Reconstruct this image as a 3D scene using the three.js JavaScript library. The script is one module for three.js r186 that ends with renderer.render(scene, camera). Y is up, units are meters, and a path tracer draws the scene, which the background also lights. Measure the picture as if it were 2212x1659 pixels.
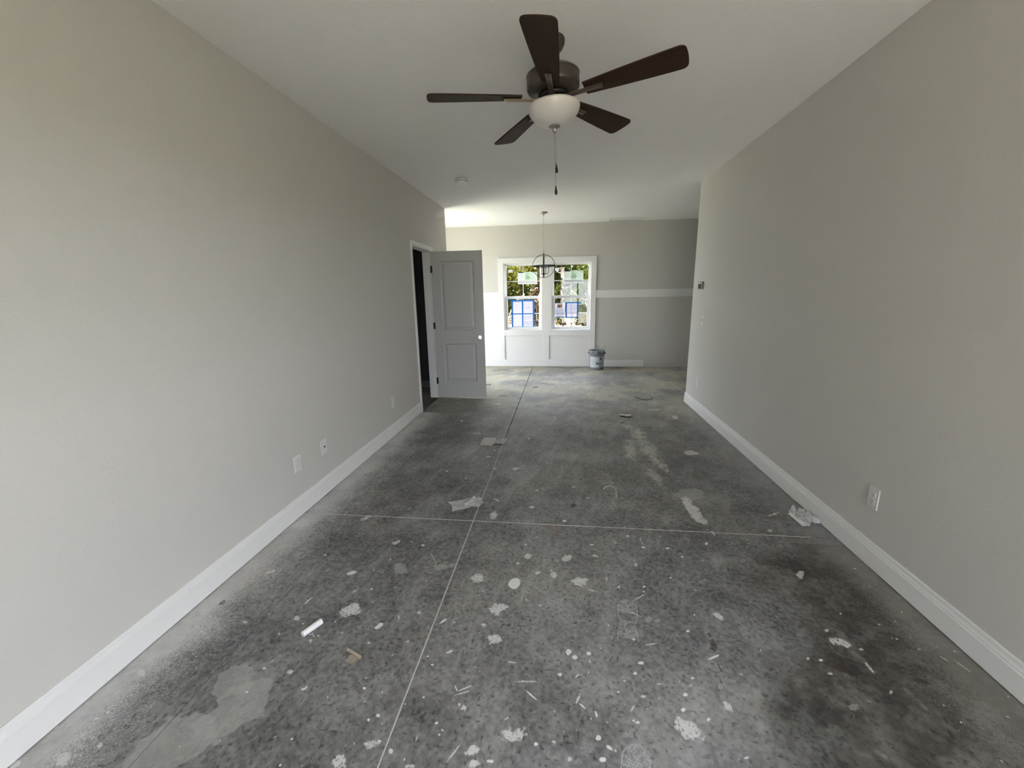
import * as THREE from 'three';
import { RoundedBoxGeometry } from 'three/addons/geometries/RoundedBoxGeometry.js';
import { mergeGeometries } from 'three/addons/utils/BufferGeometryUtils.js';

// ---------------------------------------------------------------- camera, sky, sun, exposure
const scene = new THREE.Scene();
const camera = new THREE.PerspectiveCamera(86.085, 2212 / 1659, 0.03, 200);
camera.position.set(0, 1.47, 0);
camera.rotation.order = 'YXZ';
camera.rotation.set(-0.21707, 0.12162, -0.01811);

const renderer = new THREE.WebGLRenderer({ antialias: true });
renderer.toneMapping = THREE.LinearToneMapping;
renderer.toneMappingExposure = 13.6;
renderer.shadowMap.enabled = true;

// hazy bright daylight sky: paler towards the horizon
{
  const W = 64, Hh = 32, d = new Float32Array(W * Hh * 4);
  for (let j = 0; j < Hh; j++) {
    const el = (j + 0.5) / Hh * Math.PI - Math.PI / 2, t = Math.max(0, Math.sin(el));
    for (let i = 0; i < W; i++) d.set([1.00 - 0.23 * t, 1.06 - 0.17 * t, 1.15 - 0.02 * t, 1], (j * W + i) * 4);
  }
  const tex = new THREE.DataTexture(d, W, Hh, THREE.RGBAFormat, THREE.FloatType);
  tex.mapping = THREE.EquirectangularReflectionMapping; tex.magFilter = THREE.LinearFilter; tex.needsUpdate = true;
  scene.background = tex;
}
const sun = new THREE.DirectionalLight(0xfff0d8, 3.6);
sun.position.set(-0.4, 30, 8); sun.target.position.set(0, 0, -6);
sun.castShadow = true;
Object.assign(sun.shadow.camera, { left: -25, right: 25, top: 25, bottom: -25, near: 1, far: 80 });
scene.add(sun, sun.target);

// ---------------------------------------------------------------- dimensions (metres)
const XL = -1.776, XR = 1.66, CEIL = 2.738, ZFAR = -8.27, ZBACK = 2.1, ZLEND = -6.49, ZREND = -5.60;
const WT = 0.12;                                    // wall thickness
const XD = -2.80, XK = 5.0, ZK = -3.2;               // dining side wall, kitchen side wall, kitchen back wall

// ---------------------------------------------------------------- helpers
let seed = 1234567;
const rnd = () => { seed = (seed * 1664525 + 1013904223) >>> 0; return seed / 4294967296; };
const rr = (a, b) => a + (b - a) * rnd();
const taken = {};
const numbered = (n) => { const k = taken[n] = (taken[n] ?? -1) + 1; return k ? n + '_' + String(k).padStart(3, '0') : n; };
const sh = (o) => { o.castShadow = o.receiveShadow = true; return o; };
function thing(name, label, category, pos = [0, 0, 0], group) {
  const o = new THREE.Group(); o.name = numbered(name); o.position.set(...pos);
  o.userData = { label, category }; if (group) o.userData.group = group;
  scene.add(o); return o;
}
function struct(name, label, category) {
  const o = new THREE.Group(); o.name = name; o.userData = { label, category, kind: 'structure' }; scene.add(o); return o;
}
function part(name, geo, m, parent, pos, rot) {
  const o = sh(new THREE.Mesh(Array.isArray(geo) ? mergeGeometries(geo.map((g) => g.index ? g.toNonIndexed() : g)) : geo, m));
  o.name = name; if (pos) o.position.set(...pos); if (rot) o.rotation.set(...rot); parent.add(o); return o;
}
function structMesh(name, geo, m, label, category) {
  const o = sh(new THREE.Mesh(geo, m)); o.name = name; o.userData = { label, category, kind: 'structure' }; scene.add(o); return o;
}
// box given by its extents
function bx(x0, x1, y0, y1, z0, z1, r = 0.0015) {
  const w = x1 - x0, h = y1 - y0, d = z1 - z0, rad = Math.min(r, w / 2.2, h / 2.2, d / 2.2);
  const g = rad > 0 ? new RoundedBoxGeometry(w, h, d, 1, rad) : new THREE.BoxGeometry(w, h, d);
  return g.translate((x0 + x1) / 2, (y0 + y1) / 2, (z0 + z1) / 2);
}
function extr(pts, depth, holes = []) {
  const s = new THREE.Shape(pts.map((p) => new THREE.Vector2(...p)));
  for (const h of holes) s.holes.push(new THREE.Path(h.map((p) => new THREE.Vector2(...p))));
  return new THREE.ExtrudeGeometry(s, { depth, bevelEnabled: false, curveSegments: 24 });
}
const rect = (a, b, c, d) => [[a, c], [b, c], [b, d], [a, d]];
const lathe = (pts, seg = 32) => new THREE.LatheGeometry(pts.map((p) => new THREE.Vector2(...p)), seg);
const tube = (pts, r, seg = 24, rs = 8, closed = false) => new THREE.TubeGeometry(new THREE.CatmullRomCurve3(pts.map((p) => new THREE.Vector3(...p)), closed), seg, r, rs, closed);

// lattice noise, tiling free
function hash2(i, j) { let h = Math.imul(i, 374761393) ^ Math.imul(j, 668265263); h = Math.imul(h ^ (h >>> 13), 1274126177); return ((h ^ (h >>> 16)) >>> 0) / 4294967296; }
function noise2(x, y) {
  const i = Math.floor(x), j = Math.floor(y), fx = x - i, fy = y - j, u = fx * fx * (3 - 2 * fx), v = fy * fy * (3 - 2 * fy);
  const a = hash2(i, j), b = hash2(i + 1, j), c = hash2(i, j + 1), d = hash2(i + 1, j + 1);
  return a + (b - a) * u + (c - a) * v + (a - b - c + d) * u * v;
}
const fbm = (x, y, n) => { let s = 0, a = 0.5, t = 0; for (let k = 0; k < n; k++) { s += a * noise2(x, y); t += a; a *= 0.5; x = x * 2.03 + 17.3; y = y * 2.03 + 5.1; } return s / t; };
const clamp01 = (v) => v < 0 ? 0 : v > 1 ? 1 : v;
const sstep = (a, b, v) => { v = clamp01((v - a) / (b - a)); return v * v * (3 - 2 * v); };
function dataTex(w, h, fill, srgb = true, repeat) {
  const d = new Uint8Array(w * h * 4);
  fill(d);
  const t = new THREE.DataTexture(d, w, h, THREE.RGBAFormat);
  t.magFilter = THREE.LinearFilter; t.minFilter = THREE.LinearMipmapLinearFilter; t.generateMipmaps = true;
  t.wrapS = t.wrapT = THREE.RepeatWrapping; if (repeat) t.repeat.set(...repeat);
  if (srgb) t.colorSpace = THREE.SRGBColorSpace;
  t.needsUpdate = true; return t;
}
const toS = (l) => { l = clamp01(l); return 255 * (l <= 0.0031308 ? 12.92 * l : 1.055 * Math.pow(l, 1 / 2.4) - 0.055); };
const lin = (r, g, b) => new THREE.Color().setRGB(r, g, b);
const mat = (c, roughness = 0.6, extra = {}) => new THREE.MeshStandardMaterial({ color: c, roughness, ...extra });
const phys = (c, roughness, extra = {}) => new THREE.MeshPhysicalMaterial({ color: c, roughness, ...extra });
function canvasTex(w, h, draw) {
  const c = document.createElement('canvas'); c.width = w; c.height = h; draw(c.getContext('2d'), w, h);
  const t = new THREE.CanvasTexture(c); t.colorSpace = THREE.SRGBColorSpace; return t;
}

// ---------------------------------------------------------------- materials
const peel = dataTex(512, 512, (d) => {            // orange-peel roller texture, one metre a tile
  const p = (x, y, n, f) => { const X = ((x % f) + f) % f, Y = ((y % f) + f) % f; const i = Math.floor(X), j = Math.floor(Y), u = X - i, v = Y - j; const s = (q) => q * q * (3 - 2 * q); const a = hash2(i + n, j), b = hash2((i + 1) % f + n, j), c = hash2(i + n, (j + 1) % f), e = hash2((i + 1) % f + n, (j + 1) % f); return a + (b - a) * s(u) + (c - a) * s(v) + (a - b - c + e) * s(u) * s(v); };
  for (let j = 0; j < 512; j++) for (let i = 0; i < 512; i++) {
    const v = 0.6 * p(i / 512 * 120, j / 512 * 120, 0, 120) + 0.4 * p(i / 512 * 240, j / 512 * 240, 777, 240);
    d.fill(255 * v, (j * 512 + i) * 4, (j * 512 + i) * 4 + 3); d[(j * 512 + i) * 4 + 3] = 255;
  }
}, false);
const M = {
  wall: mat(lin(0.60, 0.58, 0.54), 0.85, { bumpMap: peel, bumpScale: 0.0005 }),
  ceiling: mat(lin(0.86, 0.85, 0.835), 0.95, { bumpMap: peel, bumpScale: 0.0008 }),
  trim: mat(lin(0.80, 0.79, 0.77), 0.42),
  door: mat(lin(0.53, 0.53, 0.515), 0.45),
  vinyl: mat(lin(0.80, 0.80, 0.79), 0.38),
  plastic: mat(lin(0.80, 0.80, 0.78), 0.35),
  plate: mat(lin(0.71, 0.70, 0.67), 0.4),
  slot: mat(lin(0.03, 0.03, 0.03), 0.6),
  black: mat(lin(0.012, 0.012, 0.013), 0.4, { metalness: 0.3 }),
  pewter: mat(lin(0.125, 0.105, 0.085), 0.42, { metalness: 0.85 }),
  brushed: mat(lin(0.40, 0.37, 0.33), 0.32, { metalness: 0.95 }),
  iron: mat(lin(0.035, 0.033, 0.03), 0.45, { metalness: 0.6 }),
  glass: phys(0xffffff, 0.0, { transmission: 1, thickness: 0, ior: 1.45 }),
  ext: mat(lin(0.55, 0.54, 0.5), 0.9),
  tape: mat(lin(0.02, 0.20, 0.62), 0.7, {}),
  film: phys(lin(0.85, 0.86, 0.86), 0.25, { transmission: 0.55, thickness: 0 }),
  paper: phys(lin(0.80, 0.79, 0.77), 0.95, {}),
  card: mat(lin(0.42, 0.40, 0.35), 0.9),
  scrap: mat(lin(0.62, 0.60, 0.54), 0.9),
  darkscrap: mat(lin(0.06, 0.055, 0.045), 0.8),
};

// ---------------------------------------------------------------- concrete floor: stains, paint and dust where they lie
// marks: [kind, x, z, semi-axis x, z, other semi-axis x, z] in millimetres; kinds 0 paint drop, 1 broken paint, 2 smear,
// 3 brown stain, 4 dark spot, 5 red chalk, 6 skim-coat patch, 7 drywall powder
const MARKS = [
  [1,-1308,-2390,19,-30,12,15],[1,-991,-2139,19,-18,12,19],[0,-816,-2124,11,-1,3,9],[0,-898,-2154,4,0,3,7],[1,-1574,-1810,23,-15,12,12],
  [0,-1124,-1845,24,-14,10,14],[6,-867,-1906,38,-4,20,50],[6,-652,-1938,39,-4,8,27],[1,-430,-1871,28,-3,9,44],[6,-588,-1957,23,-2,5,18],
  [1,-999,-1579,44,-32,30,36],[1,-1450,-1466,12,-1,8,10],[1,-1222,-1513,10,-8,13,13],[1,-1244,-1421,7,-1,5,7],[0,-815,-1508,12,-19,10,9],
  [0,-531,-1564,13,-16,4,5],[0,-458,-1405,13,-8,3,5],[0,-511,-1337,6,-1,1,5],[0,-1189,-1252,7,-1,4,5],[1,-1069,-1247,13,-6,9,9],
  [2,-932,-1247,15,-2,8,14],[2,-683,-1260,40,-23,25,31],[2,-663,-1203,17,-35,18,11],[0,-740,-1211,6,-1,3,6],[1,-968,-1189,5,-10,7,4],
  [0,-389,-1247,10,13,-2,1],[0,-352,-1252,27,-16,2,2],[1,-362,-1230,27,-11,1,3],[1,-1062,-1428,6,-1,3,5],[1,-963,-1454,4,1,2,8],
  [1,-1236,-1626,6,-21,6,4],[2,-888,-1525,19,-2,6,13],[0,-1357,-1980,6,-1,4,6],[1,-342,-1562,13,-1,2,10],[2,-1156,-1312,7,-1,5,7],
  [1,-1081,-1400,7,-1,7,11],[1,-1180,-1287,2,-5,4,2],[1,-958,-1735,10,-1,3,6],[5,-1629,-2446,17,-1,13,21],[1,-721,-2018,39,53,-1,2],
  [1,-449,-2501,25,-2,7,45],[1,-180,-2076,21,-2,2,26],[1,46,-2086,29,-15,4,25],[0,-231,-1846,29,-29,17,33],[1,-30,-1929,17,-2,0,26],
  [1,107,-1892,41,7,-5,31],[1,-290,-1665,38,-18,11,32],[1,-281,-1488,31,-3,4,25],[2,-338,-1557,16,-2,3,17],[0,-91,-1706,6,-1,0,5],
  [0,40,-1454,10,6,-7,15],[0,66,-1431,11,-1,0,12],[0,123,-1455,10,3,-4,10],[0,330,-1431,13,-1,-2,8],[0,300,-1381,7,-1,-1,7],[0,29,-2471,14,-1,0,13],
  [0,190,-2221,12,-1,0,7],[0,487,-2224,12,-1,-2,10],[0,626,-2227,12,-1,-2,9],[0,414,-2332,10,-1,-1,9],[0,864,-2295,5,7,-10,15],[0,688,-2153,8,-1,-2,8],
  [0,579,-1968,7,-1,-2,7],[1,331,-2256,10,-1,-1,8],[1,-203,-2190,10,-1,1,8],[1,202,-2116,18,9,-3,10],[1,417,-2058,9,-1,-3,16],[1,245,-1927,6,-3,1,17],
  [0,428,-1885,10,-6,0,6],[0,421,-1849,5,0,-1,6],[0,322,-1547,7,-1,-1,7],[6,405,-1666,17,-2,-4,20],[6,445,-1662,12,-1,-2,11],[0,565,-1615,9,-1,-2,7],
  [1,390,-1528,25,-7,0,4],[1,724,-1724,13,17,-8,10],[0,630,-1488,31,-16,0,5],[0,6,-1347,9,-1,0,6],[1,-161,-1739,3,-1,3,14],[2,377,-2106,47,36,-17,40],
  [5,-35,-2378,48,-4,1,74],[3,91,-2679,25,-2,-1,36],[6,961,-2917,110,-9,-27,93],[3,650,-1547,18,-7,-5,35],[3,652,-1603,8,-5,2,16],
  [1,942,-2413,8,-9,3,29],[7,811,-4277,74,98,-56,193],[7,828,-3777,48,231,-69,135],[7,875,-3432,34,157,-47,82],[7,658,-3797,71,-5,-51,328],
  [7,762,-3200,53,176,-41,75],[1,1192,-3742,45,-3,-20,69],[1,-379,-3264,38,-3,3,31],[1,-195,-2630,22,-2,1,17],[1,-457,-2708,23,21,-2,13],
  [2,-377,-2845,38,-3,9,70],[2,-128,-2917,38,-3,2,42],[1,-1168,-4573,18,-1,9,39],[0,-961,-3172,13,-1,3,12],[0,-767,-3051,6,0,3,14],
  [1,-630,-3670,12,-1,3,16],[1,-657,-3513,26,-2,3,18],[2,-669,-3234,19,-2,5,25],[1,-325,-4024,10,-1,2,30],[1,-857,-5355,60,-3,6,39],
  [2,-286,-3069,40,-3,5,57],[1,-907,-4638,21,-1,5,25],[0,-577,-4143,9,-1,3,20],[1,1350,-4876,36,-2,-26,103],[6,1402,-5321,63,-3,-22,91],
  [2,11,-3339,16,-1,0,79],[1,-563,-3255,15,-1,3,21],[1,-174,-2882,11,-1,1,18],[1,103,-2968,17,-1,0,13],[1,207,-2800,15,-1,-1,11],
  [1,-623,-1023,22,-11,9,10],[0,-600,-1035,7,-1,2,4],[1,-704,-963,23,-2,13,23],[0,-642,-1116,8,-1,3,6],[0,-669,-1098,5,-1,3,6],[0,-615,-1090,3,0,1,3],
  [0,-549,-1008,8,-1,3,8],[1,-468,-971,17,-2,2,6],[1,-341,-1175,11,1,1,15],[0,-425,-1112,6,-1,1,5],[0,-397,-1091,4,0,1,4],[0,-494,-989,3,0,1,3],
  [1,-279,-1040,15,-11,9,10],[1,-271,-1000,15,-2,3,13],[1,-477,-1056,3,0,1,11],[1,-332,-1343,5,0,1,5],[2,-709,-1010,9,-1,3,6],[1,-963,-1008,3,-4,3,2],
  [1,-681,-1017,3,1,0,5],[6,-1263,-1182,51,-47,66,48],[6,-1177,-1079,53,-112,85,46],[6,-1296,-959,105,-87,90,54],[1,-1677,-1184,19,-2,18,16],
  [2,-1706,-1484,19,-2,10,11],[0,-1635,-1026,2,-3,6,3],[1,-1620,-872,10,-15,30,13],[1,-1543,-923,11,-1,11,9],[3,-1655,-1570,11,-10,14,12],
  [2,-1575,-1061,-23,-87,34,11],[2,-1543,-1187,18,-50,20,11],[0,-1755,-841,7,-11,14,6],[0,-99,-1247,24,18,-2,3],[1,72,-1253,5,1,-7,18],
  [0,86,-1227,12,10,-2,3],[0,134,-1202,4,-2,3,12],[1,-146,-1100,49,-9,5,23],[0,-73,-1080,8,-1,0,6],[0,135,-1121,11,-1,-1,9],[0,168,-1094,10,6,-4,5],
  [0,143,-1056,12,-1,-1,8],[1,37,-1047,8,-1,0,8],[0,469,-1309,9,-1,-2,8],[0,445,-1250,9,-1,-2,8],[0,516,-1382,7,-1,-2,5],[0,461,-1361,3,0,-1,3],
  [1,608,-1278,12,-8,6,19],[1,444,-1184,32,25,-24,27],[1,523,-1223,7,-1,-2,6],[2,363,-1231,31,-3,-4,19],[0,274,-1187,8,-1,-1,5],[0,262,-1192,5,0,-1,4],
  [0,115,-1184,3,0,0,3],[0,318,-1239,3,0,-1,3],[1,603,-1110,10,-4,0,3],[6,611,-1357,15,-2,-4,11],[1,-280,-1038,20,-14,10,11],[1,-267,-1000,16,-2,3,12],
  [0,-217,-1013,13,-1,1,5],[1,5,-1344,8,-1,0,6],[0,72,-1346,8,-9,2,2],[0,299,-1381,8,-1,-1,5],[1,383,-1344,11,-1,-1,3],[2,96,-1082,29,-3,-2,27],
  [4,401,-1114,6,2,-1,2],[4,577,-1417,0,18,-2,1],[4,637,-1439,3,29,-3,2],[1,729,-1719,18,24,-10,12],[1,1180,-1619,43,9,-13,18],
  [1,1168,-1679,10,-1,-6,10],[0,1005,-1519,6,-1,-3,6],[0,1052,-1517,9,-1,-4,7],[1,1051,-1456,10,-1,-4,7],[1,1221,-1498,0,30,-7,5],
  [1,1247,-1588,9,-1,-4,6],[3,1118,-1542,23,17,-13,14],[3,1109,-1486,31,9,-15,18],[3,1369,-1455,26,13,-11,11],[1,1226,-1398,8,-1,-6,8],
  [6,1051,-1322,18,-2,-8,13],[2,1296,-1346,7,12,-12,9],[2,1121,-1350,5,8,-6,5],[2,1041,-1161,6,6,-10,7],[3,1331,-1305,-1,14,-6,4],
  [3,1307,-1255,-3,18,-8,4],[4,1259,-1258,8,8,-6,5],[1,602,-1110,9,-2,-1,4],[2,807,-1641,26,18,-18,24],[0,523,-1223,6,-1,-2,5],
  [1,1257,-2059,20,-2,-17,33],[1,1299,-2472,19,-2,-8,18],[1,1418,-2677,49,-25,-5,16],
  [1,896,-2708,37,-42,13,136],[1,911,-2617,36,-40,11,116],[1,887,-2772,28,-33,8,91],[7,766,-4485,96,-6,-21,134],[7,802,-4084,58,187,-57,140],
  [7,841,-3567,38,219,-36,63],[1,-1290,-2414,15,-1,5,10],[2,-976,-1305,16,-18,4,3],[2,222,-1136,20,-5,0,9],[1,-181,-1154,9,-7,2,2],
  [1,312,-1286,10,-1,-1,5],[1,-14,-1093,7,2,-1,4],[1,-115,-1940,15,-5,2,13],[1,163,-1832,17,5,-2,7],[1,-230,-2008,12,-1,1,10],[0,301,-1871,7,-1,-1,7],
  [1,-654,-1437,8,-5,3,5],[1,-1038,-1711,5,-7,5,5],[1,-660,-1605,10,-1,3,9],[0,-501,-1199,5,-1,1,4],[0,-861,-1162,4,0,2,3],[0,223,-1295,5,-1,-1,4],
];
const INK = [[0.78, 0.77, 0.75], [0.68, 0.67, 0.65], [0.36, 0.355, 0.35], [0.045, 0.026, 0.014], [0.03, 0.028, 0.026], [0.36, 0.10, 0.08], [0.41, 0.41, 0.385], [0.52, 0.505, 0.45]];
function concrete(W, H, x0, x1, z0, z1, fine) {
  const px = (x1 - x0) / W, pz = (z1 - z0) / H, buf = new Float32Array(W * H * 3);
  for (let j = 0; j < H; j++) {
    const z = z0 + (j + 0.5) * pz;
    for (let i = 0; i < W; i++) {
      const x = x0 + (i + 0.5) * px, o = (j * W + i) * 3;
      const big = fbm(x * 1.1 + 3, z * 1.1 + 7, 3), mid = fbm(x * 7 + 31, z * 7 + 11, 4), sm = fbm(x * 70, z * 70 + 90, 3);
      let v = 0.190 + 0.10 * (big - 0.5) + 0.17 * (mid - 0.5) + 0.20 * (sm - 0.5);
      const pit = noise2(x * 105 + 50, z * 105 + 9); if (pit > 0.74) v *= 1 - 0.75 * (pit - 0.74) / 0.26;
      const sweep = fbm(x * 16 + z * 4, z * 3 - x * 2, 3); v += 0.22 * Math.max(0, sweep - 0.55);
      const wipe = fbm(x * 2.2 + 60, z * 1.7 + 80, 4); v += 0.30 * Math.max(0, wipe - 0.56);
      const warm = 0.02 * (fbm(x * 1.6 + 200, z * 1.6, 2) - 0.5);
      // dining end: a thin film of joint-compound dust in patches
      let dust = 0;
      if (z < -3.6) { const q = fbm(x * 1.9 + 9, z * 2.4 + 40, 4) + 0.25 * fbm(x * 50, z * 50, 2) - 0.125; dust = sstep(-3.6, -6.6, z) * (0.35 + 0.65 * sstep(0.38, 0.62, q)); v += 0.20 * dust; }
      // blotchy, ragged brown staining with shade painted in, beside the right wall
      let stainShade = 0;
      if (x > 0.3 && z > -2.35) { const q = (x - 0.95) * 0.9 + (z + 1.55) * 0.55 + 0.9 * (fbm(x * 2.4 + 70, z * 2.4 + 20, 4) - 0.5); stainShade = sstep(-0.22, 0.16, q) * (0.55 + 0.45 * sstep(0.35, 0.6, fbm(x * 14 + 3, z * 14, 3))); v *= 1 - 0.66 * stainShade; }
      // paint overspray on the slab along the baseboards: fine droplets with a ragged limit
      if (z > -5.62) {
        const dl = x - (-1.762), dr = 1.646 - x, edge = 0.11 + 0.14 * fbm(z * 2.2, 3.3, 3), grain = hash2(i * 3 + 1, j * 7 + 5);
        for (const [dd, st] of [[z > -4.9 ? dl : 9, 0.55], [dr, 0.20]]) if (dd < edge * 2.2 && dd > -0.05) {
          const cover = clamp01(1.25 - dd / edge) + 0.25 * clamp01(2.2 - dd / edge);
          const a = (grain < cover ? 0.85 : 0.25 * cover) * (0.65 + 0.5 * mid); v += (st - v * 0.55) * clamp01(a);
        }
      }
      v = Math.max(0.03, v);
      buf[o] = v * (1.01 + warm * 3 + 0.05 * dust + 0.05 * stainShade); buf[o + 1] = v; buf[o + 2] = v * (0.97 - warm * 3 - 0.20 * dust - 0.09 * stainShade);
    }
  }
  const blot = (kind, cx, cz, ux, uz, vx, vz) => {
    const ex = Math.hypot(ux, vx) * 1.5, ez = Math.hypot(uz, vz) * 1.5, det = ux * vz - uz * vx; if (Math.abs(det) < 1e-9) return;
    const i0 = Math.max(0, Math.floor((cx - ex - x0) / px)), i1 = Math.min(W - 1, Math.ceil((cx + ex - x0) / px));
    const j0 = Math.max(0, Math.floor((cz - ez - z0) / pz)), j1 = Math.min(H - 1, Math.ceil((cz + ez - z0) / pz));
    const size = Math.sqrt(Math.abs(det)), f = 1 / Math.max(0.004, size * 0.55), ink = INK[kind];
    for (let j = j0; j <= j1; j++) for (let i = i0; i <= i1; i++) {
      const x = x0 + (i + 0.5) * px, z = z0 + (j + 0.5) * pz, dx = x - cx, dz = z - cz;
      const a = (dx * vz - dz * vx) / det, b = (ux * dz - uz * dx) / det;
      const n = fbm(x * f + kind * 13, z * f + cx * 40, 3) - 0.5, r = Math.hypot(a, b) + n * (kind === 0 ? 0.45 : kind === 6 ? 0.9 : kind === 3 ? 0.9 : 1.1);
      let al;
      if (kind === 0) al = 0.95 * sstep(1.0, 0.86, r);
      else if (kind === 1) { const g = fbm(x * 160 + 3 * cz, z * 160, 2), s = fbm((a * 5 + b) * 2 + cx * 90, b * 9 + 3, 2); al = sstep(1.05, 0.8, r) * sstep(0.36, 0.5, 0.5 * g + 0.5 * s + 0.13 * (1 - r)) * 0.9; }
      else if (kind === 2) al = 0.6 * sstep(1.1, 0.4, r) * (0.25 + 0.75 * sstep(0.4, 0.6, fbm(a * 6 + cx * 30, b * 14 + cz * 20, 3)));
      else if (kind === 3) al = 0.85 * sstep(1.0, 0.75, r) * (0.5 + 0.5 * sstep(0.3, 0.55, fbm(x * 120, z * 120, 2)));
      else if (kind === 4) al = 0.8 * sstep(1.0, 0.7, r);
      else if (kind === 5) al = 0.28 * sstep(1.1, 0.5, r) * sstep(0.4, 0.6, fbm(x * 110, z * 110, 2));
      else if (kind === 6) al = 0.72 * sstep(1.03, 0.92, r) * (0.55 + 0.45 * fbm(x * 40, z * 40 + 5, 3));
      else al = 0.85 * sstep(1.35, 0.2, r) * sstep(0.36, 0.62, 0.55 * fbm(x * 60 + z * 20, z * 34 - x * 12, 3) + 0.45 * fbm(x * 190, z * 150, 2) + 0.2 * (0.7 - r));
      if (al <= 0) continue;
      const o = (j * W + i) * 3; for (let k = 0; k < 3; k++) buf[o + k] += (ink[k] * (0.9 + 0.2 * hash2(i, j)) - buf[o + k]) * al;
    }
  };
  const order = [6, 7, 2, 5, 4, 3, 1, 0];
  for (const k of order) for (const m of MARKS) if (m[0] === k) blot(k, ...m.slice(1).map((v) => v / 1000));
  // small spatters
  let s = 99; const rn = () => { s = (s * 1664525 + 1013904223) >>> 0; return s / 4294967296; };
  for (let n = 0; n < (fine ? 950 : 1300); n++) {
    const cx = x0 + (x1 - x0) * rn(), cz = z0 + (z1 - z0) * rn(), r = 0.0016 + 0.0042 * rn() ** 3, e = 0.6 + 0.8 * rn(), t = rn() * 3.14;
    blot(rn() < 0.7 ? 0 : 1, cx, cz, r * e * Math.cos(t), r * e * Math.sin(t), -r * Math.sin(t), r * Math.cos(t));
  }
  for (let n = 0; n < (fine ? 150 : 260); n++) {     // scratches and thin scuffs
    const cx = x0 + (x1 - x0) * rn(), cz = z0 + (z1 - z0) * rn(), r = 0.012 + 0.05 * rn() * rn(), t = rn() * 3.14;
    blot(rn() < 0.5 ? 2 : 1, cx, cz, r * Math.cos(t), r * Math.sin(t), -0.003 * Math.sin(t), 0.003 * Math.cos(t));
  }
  // dusty boot prints: sole outline and hexagon tread
  const boot = (hx, hz, tx, tz, from) => {
    const L = Math.hypot(tx - hx, tz - hz), dx = (tx - hx) / L, dz = (tz - hz) / L;
    const i0 = Math.max(0, Math.floor((Math.min(hx, tx) - 0.1 - x0) / px)), i1 = Math.min(W - 1, Math.ceil((Math.max(hx, tx) + 0.1 - x0) / px));
    const j0 = Math.max(0, Math.floor((Math.min(hz, tz) - 0.1 - z0) / pz)), j1 = Math.min(H - 1, Math.ceil((Math.max(hz, tz) + 0.1 - z0) / pz));
    for (let j = j0; j <= j1; j++) for (let i = i0; i <= i1; i++) {
      const x = x0 + (i + 0.5) * px - hx, z = z0 + (j + 0.5) * pz - hz, u = (x * dx + z * dz) / L, w = x * dz - z * dx;
      if (u < from || u > 1.0) continue;
      const hw = 0.046 * Math.sqrt(clamp01((1 - u) / 0.16)) * Math.sqrt(clamp01(u / 0.08)) * (1 - 0.24 * Math.exp(-(((u - 0.42) / 0.16) ** 2)));
      const e = hw - Math.abs(w); if (e < 0) continue;
      let al = 0;
      if (e < 0.0035) al = 0.9 * sstep(0.15, 0.4, noise2(u * 40, w * 200));
      else if (u > 0.68 || (u > 0.12 && u < 0.5)) {
        const s2 = 0.0105, q = Math.round(u * L / (s2 * 0.866)), c0 = q * s2 * 0.866, off = (q & 1) * s2 / 2, c1 = Math.round((w - off) / s2) * s2 + off;
        const d = Math.hypot(u * L - c0, w - c1); al = d > 0.0036 ? 0.75 * sstep(0.3, 0.6, noise2(u * 30 + 5, w * 90)) : 0.05;
      }
      const o = (j * W + i) * 3; for (let k = 0; k < 3; k++) buf[o + k] += (0.46 - buf[o + k]) * al;
    }
  };
  boot(0.292, -1.515, 0.331, -1.785, 0); boot(0.20, -0.86, 0.262, -1.115, 0.55);
  // hairline crack running beside the left wall
  for (let t = 0; t < 4000; t++) {
    const z = -2.42 + t / 4000 * 3.2, gap = noise2(z * 5, 4.4) < 0.3; if (gap) continue;
    const x = -1.376 + 0.006 * (noise2(z * 6, 1.5) - 0.5) - 0.11 * sstep(-2.0, -2.35, z), i = Math.round((x - x0) / px), j = Math.round((z - z0) / pz);
    if (i < 1 || j < 0 || i >= W - 1 || j >= H) continue;
    for (let k = 0; k < 3; k++) { buf[(j * W + i) * 3 + k] *= 0.55; }
  }
  return dataTex(W, H, (d) => { for (let n = 0; n < W * H; n++) { d[n * 4] = toS(buf[n * 3]); d[n * 4 + 1] = toS(buf[n * 3 + 1]); d[n * 4 + 2] = toS(buf[n * 3 + 2]); d[n * 4 + 3] = 255; } });
}
const JX = -0.572, JZ = -2.42, JW = 0.0035;          // saw-cut joints
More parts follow.
